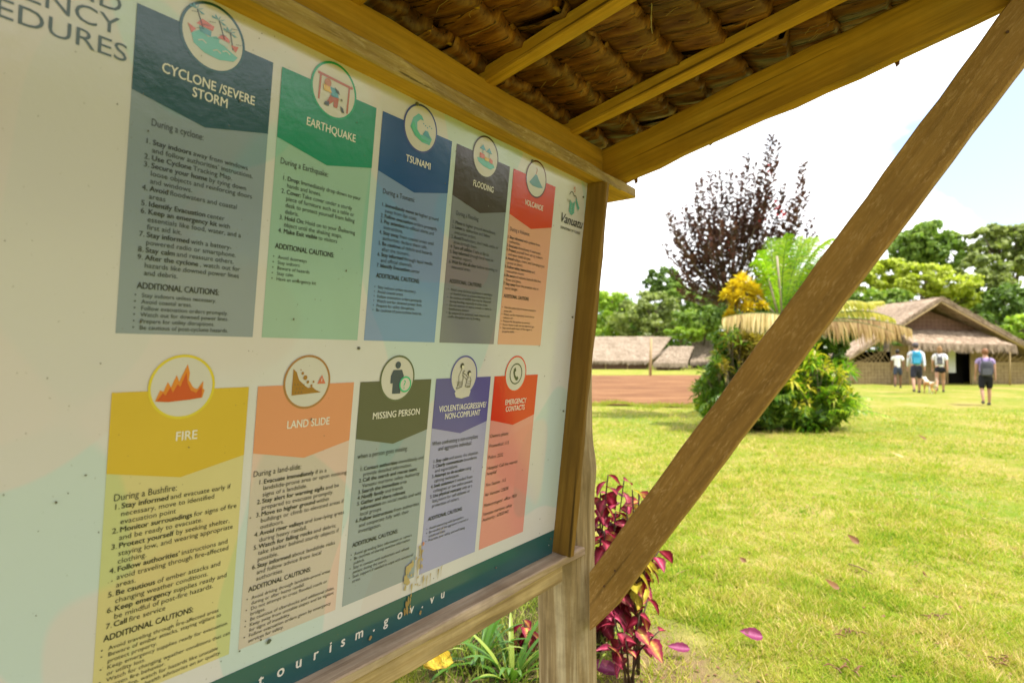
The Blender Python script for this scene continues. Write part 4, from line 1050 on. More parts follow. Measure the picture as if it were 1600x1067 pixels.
# understorey: dead stalks and dark litter under the board
lit = Acc(); r = random.Random(5)
for k in range(150):
    X, Y = r.uniform(-.75, .25), r.uniform(2.6, 3.7)
    a = r.random() * 6.28; l_ = r.uniform(.04, .14); p = Vector((X, Y, r.uniform(.0, .05)))
    lit.tube([p, p + Vector((math.cos(a) * l_, math.sin(a) * l_, r.uniform(-.01, .06)))], .0016, 4)
tag(lit.make('dry_litter', None, plain('dry_litter_brown', (0.26, 0.18, 0.08))), 'dry stalks and brown litter lying under the lower ledge', 'litter', kind='stuff')
def tufts(name, label, X0, X1, Y0, Y1, n, h0, h1, mat):
    X = rng.uniform(X0, X1, n); Y = rng.uniform(Y0, Y1, n); h = rng.uniform(h0, h1, n); wd = .0022 + .0022 * rng.random(n); a = rng.random(n) * 6.28
    ln = rng.normal(0, .45, (n, 2)) * h[:, None]
    Pp = np.zeros((n, 3, 3)); Pp[:, 0] = np.c_[X - np.cos(a) * wd, Y - np.sin(a) * wd, np.zeros(n)]; Pp[:, 1] = np.c_[X + np.cos(a) * wd, Y + np.sin(a) * wd, np.zeros(n)]; Pp[:, 2] = np.c_[X + ln[:, 0], Y + ln[:, 1], h]
    tag(obj(name, mesh_np(name, Pp.reshape(-1, 3), 3), None, mat), label, 'grass', kind='stuff')
tufts('tall_grass', 'longer unmown grass growing under and behind the notice board', -1.3, .35, 2.65, 4.2, 3800, .05, .16, leaf_mat('long_grass', [(0.07, 0.14, 0.012), (0.16, 0.24, 0.02), (0.36, 0.36, 0.08)], .3))

# fallen leaves and twigs
yl = coleus_mat('fallen_yellow_leaf', (0.62, 0.42, 0.04), (0.74, 0.54, 0.05), (0.70, 0.50, 0.08))
def fallen(name, label, cat, px, py, L_, Wd, mat, rz, curl=-.6, tilt=.1, group=None, seed=3):
    Y = CAM_Z * FPX / (py - 557); p = at(px, py, Y); me = leaf_mesh('fallen', L_, Wd, curl, mat, seed=seed, fold=.5)
    o = obj(name, me); o.location = (p.x, p.y, p.z + .02 + Wd * .2 + near_noise(p.x, p.y)); o.rotation_euler = (tilt, -.75, rz); tag(o, label, cat, group); return o
M_fallen = coleus_mat('fallen_purple_leaf', (0.22, 0.03, 0.10), (0.34, 0.07, 0.19), (0.42, 0.14, 0.26))
fallen('fallen_leaf', 'big curled yellow leaf lying on the grass under the ledge', 'leaf', 708, 1050, .21, .10, yl, R(78), -.35, .15)
fallen('fallen_leaf', 'bright yellow leaf half tucked under the big curled yellow one', 'leaf', 690, 1058, .16, .08, yl, R(40), -.3, .25, seed=8)
fallen('fallen_leaf', 'purple pink leaf lying alone on the lawn right of the post', 'leaf', 1192, 1003, .12, .06, M_fallen, R(80), -.2, .2)
fallen('fallen_leaf', 'pink leaf on the ground nearest the foot of the brace', 'leaf', 1078, 1019, .11, .045, M_fallen, R(85), -.12, .1, seed=9)
fallen('fallen_leaf', 'large pink leaf lying on bare earth just right of the post', 'leaf', 968, 1058, .15, .06, M_fallen, R(60), -.12, .1, seed=11)
brm = plain('brown_dead_leaf', (0.16, 0.075, 0.03))
fallen('dead_leaf', 'small curled brown leaf in the middle of the near lawn', 'leaf', 1312, 926, .10, .045, brm, R(80), -.9, .1)
fallen('dead_leaf', 'small brown leaf on the lawn above the long twig', 'leaf', 1343, 852, .07, .05, brm, R(30), -.9, .3)
fallen('dead_leaf', 'brown scrap of leaf far out on the lawn toward the people', 'leaf', 1448, 690, .16, .06, brm, R(80), -.6, .1)
fallen('dead_leaf', 'dark leaf scrap on the lawn left of the brown leaf', 'leaf', 1166, 885, .04, .03, brm, R(20), -.6, .2)
fallen('dead_leaf', 'brown leaf fragment right of the long twig', 'leaf', 1448, 905, .07, .04, brm, R(100), -.6, .2)
fallen('dead_leaf', 'pale straw coloured leaf far out near the top of the lawn', 'leaf', 1412, 716, .22, .05, plain('straw', (0.42, 0.30, 0.12)), R(88), -.4, .1)
for k, (px, py) in enumerate(((1335, 992), (1575, 1035), (1330, 1052), (1458, 967))):
    c0 = at(px, py, CAM_Z * FPX / (py - 557)); ac = Acc()
    for i in range(9):
        a = r.random() * 6.28; q = c0 + Vector((r.gauss(0, .03), r.gauss(0, .03), .012))
        ac.tube([q, q + Vector((math.cos(a) * .03, math.sin(a) * .02, .012)), q + Vector((math.cos(a) * .06, math.sin(a) * .05, .004))], [.002, .004, .001], 5)
    tag(ac.make('debris_clump', None, brm), ('clump of brown shrivelled bits low in the middle of the lawn', 'brown bits in the bottom right corner of the lawn', 'brown bits at the bottom edge of the lawn', 'tiny brown bits right of the shrivelled clump')[k], 'debris')
def twig(label, a, b, rad):
    pa, pb = (at(q[0], q[1], CAM_Z * FPX / (q[1] - 557)) + Vector((0, 0, .015)) for q in (a, b)); ac = Acc()
    ac.tube([pa, pa.lerp(pb, .4) + Vector((.005, .01, .004)), pb], [rad, rad * 1.2, rad * .6], 6); tag(ac.make('twig', None, plain('twig_brown', (0.2, 0.12, 0.05)), True), label, 'twig')
ac = Acc(); r = random.Random(77)
for k in range(420):
    Yk = 2.7 + 8 * r.random() ** 1.6; Xk = Yk * r.uniform(.1, .9); a = r.random() * 6.28; l_ = r.uniform(.006, .022) * (1 + .1 * Yk); p = Vector((Xk, Yk, near_noise(Xk, Yk) + .012))
    d = Vector((math.cos(a), math.sin(a), r.uniform(-.1, .4))) * l_; q = Vector((-d.y, d.x, 0)) * .4
    ac.add([p, p + d * .5 + q, p + d, p + d * .5 - q], [(0, 1, 2, 3)])
tag(ac.make('lawn_litter', None, brm), 'tiny brown bits scattered over the near lawn', 'litter', kind='stuff')
twig('thin brown twig lying in the middle of the near lawn', (1326, 884), (1364, 900), .004)
twig('short pale twig right of the pink leaves on bare earth', (1050, 905), (1075, 893), .003)
# ------------------------------------------------------------------ VEGETATION BEHIND
def leaves_np(blobs, n, size, seed, shell=.75, clumps=26, elong=1.6, droop=0.0, cs=.22):
    """leaf quads gathered in clumps over the skins of a set of ellipsoids (centre, radii)"""
    g = np.random.default_rng(seed); out_ = []
    vol = np.array([b[1][0] * b[1][2] for b in blobs]); vol = vol / vol.sum()
    for (c, rad), wgt in zip(blobs, vol):
        m = max(int(n * wgt), 30); nc = max(int(clumps * wgt * len(blobs)), 6)
        d = g.normal(size=(nc, 3)); d /= np.linalg.norm(d, axis=1)[:, None]
        cc = d * (shell + (1.05 - shell) * g.random((nc, 1)))
        idx = g.integers(0, nc, m); crs = .55 + .9 * g.random(nc)
        q = g.normal(size=(m, 3)); q /= np.linalg.norm(q, axis=1)[:, None]; q *= (g.random((m, 1)) ** .45) * cs * crs[idx][:, None]
        p = (cc[idx] + q) * np.array(rad) + np.array(c)
        nrm = q / (np.linalg.norm(q, axis=1)[:, None] + 1e-6) + .6 * g.normal(size=(m, 3)) + np.array([0, 0, .5]); nrm /= np.linalg.norm(nrm, axis=1)[:, None]
        tv = g.normal(size=(m, 3)); tv[:, 2] -= droop; tv -= (tv * nrm).sum(1)[:, None] * nrm; tv /= np.linalg.norm(tv, axis=1)[:, None] + 1e-9
        bv = np.cross(nrm, tv); s = size * (.6 + .8 * g.random(m))[:, None]
        P4 = np.stack([p - tv * s * elong * .5, p + bv * s * .5, p + tv * s * elong * .5 + nrm * s * .1, p - bv * s * .5], 1)
        out_.append(P4.reshape(-1, 3))
    return np.concatenate(out_)
F = {}
F['deep'] = leaf_mat('deep_green_foliage', [(0.05, 0.10, 0.015), (0.10, 0.18, 0.025), (0.18, 0.27, 0.045)], .4, clump=.35)
F['mid'] = leaf_mat('mid_green_foliage', [(0.08, 0.15, 0.02), (0.16, 0.26, 0.035), (0.28, 0.37, 0.07)], .42, clump=.35)
F['light'] = leaf_mat('light_green_foliage', [(0.13, 0.25, 0.022), (0.26, 0.40, 0.035), (0.42, 0.52, 0.08)], .45, clump=.4)
F['yellow'] = leaf_mat('yellow_green_foliage', [(0.18, 0.24, 0.02), (0.36, 0.42, 0.035), (0.52, 0.56, 0.08)], .45, clump=.4)
F['olive'] = leaf_mat('olive_foliage', [(0.09, 0.13, 0.03), (0.19, 0.24, 0.055), (0.30, 0.35, 0.10)], .4, clump=.4)
trunk_m = wood_mat('tree_bark', (0.05, 0.035, 0.02), (0.13, 0.10, 0.06), (0.24, 0.19, 0.13), axis=2, scale=.2)

def tree(name, label, Y, base_px, blobs, mat, n=5200, leaf=.30, limbs=True, group='trees behind the village', seed=0, clumps=30, trunk_r=.22, cs=.24, cat='tree'):
    bx = (base_px - 800) / FPX * Y; gzv = gz(bx, Y)
    root = empty(name, (bx, Y, gzv)); tag(root, label, cat, group)
    bl = []
    for (cx, cy, rx, ry) in blobs:
        c = at(cx, cy, Y) - Vector((bx, Y, gzv)); r_ = rx / FPX * Y; rz_ = ry / FPX * Y
        bl.append(((c.x, c.y + random.uniform(-.3, .3) * r_, c.z), (r_, r_ * .85, rz_)))
    o = obj('crown', mesh_np('crown', leaves_np(bl, n, leaf, seed + 40, clumps=clumps, cs=cs), 4), root, mat)
    ac = Acc(); top = Vector(max(bl, key=lambda b: b[0][2])[0]); rr = random.Random(seed)
    fork = Vector((top.x * .2, 0, max(top.z * .45, .4)))
    ac.tube([(0, 0, -.2), fork * .5 + Vector((.1, 0, 0)), fork], [trunk_r, trunk_r * .85, trunk_r * .75], 8)
    if limbs:
        for c, rad in bl:
            c = Vector(c); mid = fork.lerp(c, .5) + Vector((rr.uniform(-.3, .3), 0, -.1 * rad[2]))
            ac.tube([fork, mid, c], [trunk_r * .5, trunk_r * .35, trunk_r * .15], 6)
            for k in range(4):
                e = c + Vector((rr.uniform(-.7, .7) * rad[0], rr.uniform(-.6, .6) * rad[1], rr.uniform(-.3, .8) * rad[2])); ac.tube([mid, mid.lerp(e, .5) + Vector((0, 0, .1)), e], [trunk_r * .25, trunk_r * .16, trunk_r * .05], 5)
    ac.make('trunk', root, trunk_m, True)
    return root
T = 'broadleaf_tree'
# left, beyond the long hut
tree(T, 'dark domed tree rising above the others at left, beyond the long thatched hut', 84, 1035, [(1035, 440, 26, 22), (1050, 455, 22, 20), (1020, 452, 16, 16)], F['deep'], 4200, .34, seed=1)
tree(T, 'pale green feathery tree just right of the post, behind the hut roof', 76, 955, [(955, 470, 26, 16), (950, 490, 30, 24), (945, 512, 28, 20)], F['light'], 4200, .34, seed=2)
tree(T, 'broad olive green tree behind the middle of the long hut', 72, 1010, [(1015, 480, 40, 22), (1000, 502, 48, 26), (1035, 500, 34, 26)], F['olive'], 6500, .30, seed=3)
tree(T, 'bright green tree between the dark dome and the shrub', 78, 1085, [(1070, 470, 30, 18), (1060, 455, 26, 12), (1090, 495, 34, 30)], F['mid'], 5000, .30, seed=4)
tree(T, 'grey green tree just left of the palm cluster', 68, 1095, [(1080, 500, 34, 22), (1110, 490, 34, 30), (1125, 470, 26, 26)], F['mid'], 5200, .28, seed=5)
tree(T, 'low bright green bush tree at the right end of the long hut', 66, 1062, [(1060, 520, 20, 9), (1085, 522, 16, 10)], F['light'], 2200, .24, seed=6)
tree(T, 'dark tree filling the gap behind the palm cluster', 62, 1180, [(1160, 480, 50, 36), (1210, 490, 50, 40), (1250, 470, 40, 40)], F['deep'], 7000, .30, seed=7)
# right, beyond the gabled hut
tree(T, 'tall dark green tree standing highest behind the gabled hut', 62, 1445, [(1450, 368, 36, 22), (1435, 385, 40, 26), (1460, 400, 42, 24), (1412, 400, 26, 20)], F['mid'], 8500, .32, seed=11, clumps=40)
tree(T, 'large spreading tree with dark limbs at the right edge of the photo', 58, 1590, [(1560, 365, 38, 14), (1600, 372, 44, 18), (1545, 392, 34, 14), (1625, 400, 50, 30), (1570, 412, 40, 16)], F['olive'], 9000, .28, seed=12, clumps=46, trunk_r=.4)
tree(T, 'yellow green tree left of the hut gable, beside the brace', 54, 1385, [(1385, 425, 34, 20), (1355, 440, 30, 22), (1400, 450, 36, 20)], F['yellow'], 7000, .24, seed=13, clumps=40)
tree(T, 'light green tree directly over the hut ridge', 50, 1470, [(1450, 425, 36, 14), (1480, 445, 38, 16), (1500, 465, 34, 16), (1430, 445, 30, 16)], F['yellow'], 7500, .23, seed=14, clumps=44)
tree(T, 'mid green tree behind the left slope of the hut roof', 46, 1380, [(1370, 480, 40, 24), (1400, 475, 30, 22), (1340, 490, 30, 26)], F['mid'], 7000, .22, seed=15)
tree(T, 'bronze green tree between the ridge and the spreading tree', 52, 1530, [(1530, 425, 36, 26), (1545, 455, 40, 26), (1520, 480, 30, 22)], F['olive'], 7500, .24, seed=16)
tree(T, 'dark green low tree behind the right slope of the hut roof', 48, 1580, [(1575, 475, 40, 28), (1550, 500, 36, 24), (1610, 500, 40, 34)], F['deep'], 8000, .23, seed=17)
tree(T, 'light blue green bush at the right edge behind the hut', 44, 1590, [(1590, 512, 30, 18), (1560, 522, 24, 12)], F['light'], 3500, .20, seed=18)
tree(T, 'dark tree seen between the palm fronds and the hut', 47, 1300, [(1290, 480, 44, 40), (1320, 500, 34, 30), (1280, 440, 34, 30)], F['deep'], 7000, .24, seed=19)

def wood_mass(name, label, pts, mat, seed, n, leaf):
    bl = [((x, y, z), (rx, rx, rz)) for x, y, z, rx, rz in pts]
    tag(obj(name, mesh_np(name, leaves_np(bl, n, leaf, seed, clumps=80, cs=.34), 4), None, mat), label, 'forest', kind='stuff')
wood_mass('far_forest', 'unbroken forest closing the view behind the village trees', [(-20 + 9.5 * k, 98 + 4 * math.sin(k * 2.1), 3.4 + .6 * math.sin(k * 1.3), 8, 4.6 + .8 * math.sin(k * 1.9)) for k in range(4)] + [(8 + 9.5 * k, 94 + 4 * math.sin(k * 2.1), 4.2 + 1.0 * math.sin(k * 1.3), 9, 5.2) for k in range(12)], F['deep'], 77, 48000, .6)
wood_mass('side_forest', 'forest beyond the lawn to the right of the shelter', [(47 + 3 * math.sin(k), 32 - 7.4 * k, 4.4 + .4 * math.sin(k * 1.7), 7.5, 6.9 + .5 * math.sin(k * 2.3)) for k in range(14)] + [(49 + 2 * math.sin(k), 30 - 6.6 * k, 3.6, 7.5, 5.5) for k in range(15)] + [(36 - 9 * k, -66 - 3 * math.sin(k), 4.5, 7.5, 6.5) for k in range(11)], F['deep'], 78, 60000, .6)

# ---------------- the planting in the middle of the lawn
CY = 12.4
def shrub(name, label, Y, base_px, base_z, blobs, mat, n, leaf, elong=2.0, seed=0, clumps=40, cs=.25, cat='shrub', stems=8, shell=.6, group=None):
    bx = (base_px - 800) / FPX * Y
    root = empty(name, (bx, Y, base_z)); tag(root, label, cat, group)
    bl = []
    for (cx, cy, rx, ry) in blobs:
        c = at(cx, cy, Y) - Vector((bx, Y, base_z)); r_ = rx / FPX * Y; bl.append(((c.x, c.y, c.z), (r_, r_ * .8, ry / FPX * Y)))
    g_ = np.random.default_rng(seed + 5); sp = []
    for c, rad in bl:
        for k in range(9):
            d = g_.normal(size=3); d[2] = abs(d[2]) * .8 + d[2] * .2; d /= np.linalg.norm(d); k_ = g_.uniform(.95, 1.3)
            sp.append((tuple(np.array(c) + d * np.array(rad) * k_), tuple(np.array(rad) * g_.uniform(.16, .3))))
    P_ = np.concatenate([leaves_np(bl, n, leaf, seed, clumps=clumps, cs=cs, elong=elong, shell=shell), leaves_np(sp, int(n * .35), leaf, seed + 1, clumps=len(sp) // 6 + 2, cs=.7, elong=elong, shell=.3)])
    P_ = P_.reshape(-1, 4, 3); P_ = P_[P_[:, :, 2].min(1) + base_z > .0].reshape(-1, 3)
    obj('foliage', mesh_np('foliage', P_, 4), root, mat)
    ac = Acc(); rr = random.Random(seed)
    for k in range(stems):
        c, rad = bl[k % len(bl)]; e = Vector(c) + Vector((rr.uniform(-.6, .6) * rad[0], rr.uniform(-.5, .5) * rad[1], rr.uniform(-.3, .6) * rad[2]))
        ac.tube([(rr.uniform(-.1, .1), rr.uniform(-.1, .1), -.05), e * .5 + Vector((rr.uniform(-.1, .1), 0, .05)), e], [.022, .016, .006], 5)
    ac.make('stems', root, trunk_m, True)
    return root
F['shrub_dark'] = leaf_mat('shrub_dark_green', [(0.03, 0.07, 0.010), (0.08, 0.16, 0.018), (0.22, 0.30, 0.035)], .4, .35, clump=1.5)
F['shrub_lush'] = leaf_mat('shrub_lush_green', [(0.025, 0.09, 0.006), (0.11, 0.25, 0.012), (0.42, 0.52, 0.03)], .4, .35, clump=1.5)
F['shrub_brown'] = leaf_mat('shrub_bronze', [(0.05, 0.05, 0.010), (0.16, 0.12, 0.018), (0.38, 0.30, 0.035)], .3, .4, clump=2)
F['burgundy'] = leaf_mat('burgundy_leaves', [(0.03, 0.018, 0.015), (0.07, 0.035, 0.032), (0.14, 0.06, 0.06)], .2, .4, clump=1.5)
F['gold'] = leaf_mat('gold_leaves', [(0.45, 0.30, 0.015), (0.68, 0.50, 0.02), (0.80, 0.66, 0.06)], .3, .4, clump=2)
F['frond'] = leaf_mat('fresh_frond', [(0.10, 0.24, 0.01), (0.24, 0.42, 0.02), (0.42, 0.52, 0.035)], .45, .4, clump=1.5)
F['dryfrond'] = leaf_mat('dry_frond', [(0.36, 0.24, 0.10), (0.62, 0.48, 0.22), (0.78, 0.68, 0.38)], .3, .6, clump=2.5)
F['brownfrond'] = leaf_mat('brown_frond', [(0.22, 0.12, 0.05), (0.42, 0.27, 0.12), (0.60, 0.44, 0.20)], .3, .6, clump=2.5)
F['yellow_frond'] = leaf_mat('yellowing_frond', [(0.22, 0.26, 0.02), (0.42, 0.40, 0.03), (0.6, 0.5, 0.08)], .4, .4, clump=2)
shrub('green_shrub', 'dark green broad leaved shrub at the left foot of the palm cluster', CY - .2, 1140, 0, [(1118, 605, 22, 26), (1150, 560, 28, 40), (1112, 640, 18, 16), (1155, 625, 34, 34), (1175, 650, 30, 18), (1128, 575, 14, 26), (1180, 560, 24, 40)], F['shrub_dark'], 6000, .085, 2.6, seed=101, clumps=90, cs=.18)
shrub('green_shrub', 'small bright green shrub poking out left of the dark shrub base', CY - .5, 1110, 0, [(1106, 630, 16, 14), (1112, 645, 14, 9)], F['shrub_lush'], 1100, .08, seed=102)
shrub('bronze_croton', 'bronze and olive croton hanging under the cream dry frond', CY - .8, 1160, .1, [(1165, 540, 14, 12), (1185, 550, 12, 16)], F['shrub_brown'], 700, .10, 3.0, seed=103)
shrub('lush_shrub', 'lush bright green shrub right of the brace, widest of the cluster', CY - .3, 1265, 0, [(1258, 610, 36, 30), (1234, 570, 22, 26), (1298, 616, 16, 24), (1275, 646, 38, 16), (1225, 625, 32, 26)], F['shrub_dark'], 6000, .10, 3.0, seed=104, clumps=120, cs=.17)
shrub('low_green_shrub', 'dark green undergrowth at the right foot of the palm cluster', CY - .7, 1240, 0, [(1225, 645, 34, 20), (1270, 652, 40, 15), (1200, 650, 26, 16)], F['shrub_dark'], 3200, .085, 2.2, seed=105)
shrub('upper_green_shrub', 'dark green foliage behind the brace under the brown frond', CY + .3, 1290, 0, [(1290, 540, 28, 30), (1312, 528, 18, 16), (1240, 530, 40, 36), (1205, 560, 34, 40)], F['shrub_dark'], 4200, .10, 2.0, seed=106)

def fern(label, px, py, Y, n, L_, mat, seed):
    c0 = at(px, py, Y); c0.z = 0; r = random.Random(seed); root = empty('fern', c0); tag(root, label, 'fern')
    for k in range(n):
        a = 6.28 * k / n + r.uniform(-.3, .3); hd = Vector((math.cos(a), math.sin(a), 0)); h = r.uniform(.5, 1.1) * L_; l_ = L_ * r.uniform(.7, 1.1)
        frond('frond', root, (0, 0, .02), tuple(hd * l_ * .35 + Vector((0, 0, h))), tuple(hd * l_ + Vector((0, 0, h * r.uniform(.35, .85)))), .14 * L_ + .03, mat, 22, .3, seed + k, .5, lw=.012)
def bursts(root_label, Y, base_px, zones, mat, nb, nl, L_, wd, seed, name='shrub', up=(-.6, 1.3), depth=.55, droop=.3, cat='shrub', hmul=1.0):
    b0 = Vector(((base_px - 800) / FPX * Y, Y, 0)); root = empty(name, b0); tag(root, root_label, cat); r = random.Random(seed); ac = Acc(); L4 = []
    for k in range(nb):
        cx, cy, rx, ry = zones[k % len(zones)]; a = r.random() * 6.28; q_ = r.random() ** .5
        py = cy + math.sin(a) * ry * q_; c = at(cx + math.cos(a) * rx * q_, py, Y + r.uniform(-depth, depth)) - b0
        if c.z < .08: c.z = r.uniform(.08, .25)
        ac.tube([(c.x * .3 + r.uniform(-.1, .1), c.y * .4, -.05), c * .6 + Vector((r.uniform(-.06, .06), 0, 0)), c], [.012, .009, .004], 4)
        sc = r.uniform(.65, 1.2); tilt = Vector((r.uniform(-.5, .5) + c.x * .35, r.uniform(-.4, .2), 0))
        for i in range(nl):
            a = r.random() * 6.28; el = r.uniform(*up); d = (Vector((math.cos(a) * math.cos(el), math.sin(a) * math.cos(el), math.sin(el))) + tilt * .5).normalized(); s_ = L_ * sc * r.uniform(.55, 1.1)
            sd = d.cross(Vector((.2, .3, 1))).normalized() * wd * sc; q = c + d * .03 - Vector((0, 0, r.random() * .12))
            if q.z + d.z * s_ < .02: continue
            L4 += [q, q + d * s_ * .5 + sd, q + d * s_ - Vector((0, 0, s_ * droop)), q + d * s_ * .5 - sd]
    obj('foliage', mesh_np('foliage', np.array([tuple(v) for v in L4]), 4), root, mat); ac.make('stems', root, trunk_m, True)
bursts('pointed bright leaves standing out over the lush shrub right of the brace', CY - .5, 1262, [(1262, 605, 60, 58), (1240, 560, 40, 40), (1300, 600, 34, 50), (1280, 645, 50, 22), (1225, 620, 40, 44)], F['shrub_lush'], 110, 24, .30, .030, 201)
bursts('yellow green pointed leaves on the sunny top of the lush shrub', CY - .8, 1280, [(1270, 575, 44, 30), (1300, 600, 30, 26), (1250, 610, 30, 30)], F['yellow_frond'], 22, 16, .26, .026, 202)
bursts('dark pointed leaves standing out of the shrub left of the brace', CY - .45, 1145, [(1120, 605, 34, 44), (1150, 560, 36, 50), (1160, 620, 44, 44), (1185, 590, 26, 60)], F['shrub_dark'], 90, 22, .22, .022, 203)
bursts('olive and bronze pointed leaves below the cream dry frond', CY - .7, 1160, [(1150, 540, 34, 24), (1180, 560, 26, 30), (1130, 570, 18, 24)], F['shrub_brown'], 26, 20, .22, .018, 204)
# fan leaved plant low in the cluster
def fan_plant(label, px, py, Y, n, L_, mat, seed, name='fan_leaf_plant'):
    c0 = at(px, py, Y); c0.z = max(c0.z, .15); r = random.Random(seed); root = empty(name, (c0.x, c0.y, 0)); tag(root, label, 'plant')
    for k in range(n):
        a = -.2 + (math.pi + .4) * k / (n - 1); el = R(r.uniform(15, 75)); hd = Vector((math.cos(a), -math.sin(a) * .8, math.tan(el))).normalized()
        stem_end = Vector((0, 0, c0.z)) + hd * L_ * .4; vs, fs = [], []
        x = hd.cross(Vector((0, 0, 1))).normalized()
        for j in range(9):
            b = (j - 4) / 4 * 1.2; d = (hd * math.cos(b) + x * math.sin(b)).normalized(); sd = d.cross(Vector((0, 0, 1))).normalized() * .012
            i0 = len(vs); vs += [stem_end, stem_end + d * L_ * .35 + sd, stem_end + d * L_ * .62 - Vector((0, 0, .04)), stem_end + d * L_ * .35 - sd]; fs.append((i0, i0 + 1, i0 + 2, i0 + 3))
        obj('fan_leaf', mesh_of('fan_leaf', vs, fs), root, mat)
    ac = Acc(); ac.tube([(0, 0, -.05), (0, 0, c0.z)], .03, 6); ac.make('stem', root, trunk_m)
fan_plant('fan leaved young palm at the foot of the lush shrub', 1222, 640, CY - .75, 11, .5, F['shrub_lush'], 3)
fan_plant('drooping pale leaved plant at the bottom right of the cluster', 1280, 655, CY - .75, 9, .42, F['frond'], 4)

# burgundy tree: many upright whips set with small dark leaves
def burgundy():
    Y = CY + 1.6; b0 = at(1160, 600, Y); b0.z = 0
    root = empty('burgundy_tree', b0); tag(root, 'tall burgundy leaved tree standing against the white sky behind the palm cluster', 'tree')
    tips = [(1205, 212), (1216, 222), (1208, 300), (1256, 256), (1248, 330), (1166, 244), (1182, 258), (1155, 272), (1140, 268), (1122, 268), (1108, 268), (1092, 280), (1084, 305), (1076, 330), (1046, 330), (1068, 322), (1060, 345), (1090, 350), (1110, 320), (1130, 310), (1150, 310), (1170, 305), (1190, 320), (1225, 290), (1236, 305), (1268, 345), (1262, 380), (1062, 405), (1095, 395), (1105, 370), (1125, 345), (1145, 350), (1165, 345), (1190, 360), (1215, 350), (1235, 360), (1115, 420), (1140, 400), (1170, 400), (1200, 400), (1068, 430), (1085, 450), (1225, 400), (1240, 410), (1050, 425), (1072, 468), (1100, 462), (1128, 445), (1118, 475), (1150, 435), (1095, 430), (1080, 385), (1120, 395), (1042, 335), (1038, 385), (1055, 372), (1262, 300), (1278, 362), (1250, 380), (1215, 430), (1180, 430), (1060, 455), (1085, 415), (1112, 380), (1132, 365), (1158, 385)]
    forks = [at(1150, 520, Y) - b0, at(1165, 480, Y) - b0, at(1185, 500, Y) - b0, at(1140, 470, Y) - b0]
    ac = Acc(); r = random.Random(8); g = np.random.default_rng(8); L4 = []
    ac.tube([(0, 0, -.1), forks[0] * .5, forks[0]], [.09, .08, .06], 8); ac.tube([forks[0], forks[1]], [.05, .04], 6); ac.tube([forks[0], forks[2]], [.05, .04], 6); ac.tube([forks[0], forks[3]], [.05, .035], 6)
    for i, (tx, ty_) in enumerate(tips):
        e = at(tx, ty_, Y + r.uniform(-.9, .9)) - b0; f_ = min(forks, key=lambda q: (Vector(q) - e).length)
        m1 = Vector(f_).lerp(e, .45) + Vector((r.uniform(-.1, .1) + (e.x - f_.x) * .15, 0, -.12)); m2 = Vector(f_).lerp(e, .75) + Vector(((e.x - f_.x) * .12, 0, -.04))
        pts = [Vector(f_), m1, m2, e]; ac.tube(pts, [.022, .014, .010, .004], 5)
        up = (e - m2); L_ = (e - m1).length; nl = int(84 * L_ * (1.25 if ty_ < 300 else 1.0))
        for k in range(nl):
            u = (k + r.random()) / nl
            p = m1.lerp(m2, u / .55) if u < .55 else m2.lerp(e, (u - .55) / .45)
            a = r.random() * 6.28; rad = .05 + .11 * (1 - u) * r.random()
            d = Vector((math.cos(a), math.sin(a), r.uniform(.1, 1.0))).normalized(); s = .115 * (.75 + .6 * r.random()) * (1.15 - .45 * u)
            q = p + d * rad * .5; sd = d.cross(Vector((r.random(), r.random(), 1))).normalized() * s * .27
            L4 += [q, q + d * s * .5 + sd, q + d * s * 1.15, q + d * s * .5 - sd]
    ac.make('trunk', root, trunk_m, True)
    obj('crown', mesh_np('crown', np.array([tuple(v) for v in L4]), 4), root, F['burgundy'])
    # a few scarlet young leaves
    L4 = []
    for (px, py) in ((1222, 335), (1220, 340), (1212, 325), (1205, 265), (1136, 388), (1190, 345), (1208, 315)):
        for k in range(4):
            q = at(px + r.uniform(-4, 4), py + r.uniform(-6, 6), Y - .5) - b0; s = .09; d = Vector((r.uniform(-1, 1), -.3, r.uniform(-.3, 1))).normalized(); sd = Vector((d.z, 0, -d.x)) * s * .3
            L4 += [q, q + d * s * .5 + sd, q + d * s, q + d * s * .5 - sd]
    obj('young_leaves', mesh_np('young_leaves', np.array([tuple(v) for v in L4]), 4), root, leaf_mat('scarlet_leaves', [(0.35, 0.01, 0.02), (0.5, 0.03, 0.03)], .3))
burgundy()

# golden croton: bursts of narrow leaves
def gold():
    Y = CY - .1; b0 = at(1165, 560, Y); b0.z = 0; root = empty('golden_croton', b0)
    tag(root, 'golden yellow croton with bursts of narrow leaves left of the brace', 'shrub'); r = random.Random(6); ac = Acc(); L4 = []
    for (px, py, sc) in ((1160, 440, 1.25), (1145, 448, .9), (1175, 450, 1.0), (1135, 462, .9), (1155, 465, 1.1), (1182, 462, .9), (1148, 480, .9), (1168, 482, 1.0), (1140, 492, .7), (1190, 478, .7), (1165, 455, 1.1), (1150, 472, 1)):
        c = at(px, py, Y + r.uniform(-.2, .2)) - b0; ac.tube([(r.uniform(-.1, .1), 0, -.05), c * .6 + Vector((r.uniform(-.1, .1), 0, 0)), c], [.016, .012, .006], 5)
        for k in range(85):
            a = r.random() * 6.28; el = r.uniform(-.5, 1.4); d = Vector((math.cos(a) * math.cos(el), math.sin(a) * math.cos(el), math.sin(el))); s = .22 * sc * r.uniform(.6, 1.1)
            sd = d.cross(Vector((.2, .3, 1))).normalized() * .022; q = c + d * .02
            L4 += [q, q + d * s * .55 + sd, q + d * s - Vector((0, 0, s * .22)), q + d * s * .55 - sd]
    obj('foliage', mesh_np('foliage', np.array([tuple(v) for v in L4]), 4), root, F['gold']); ac.make('stems', root, trunk_m, True)
gold()

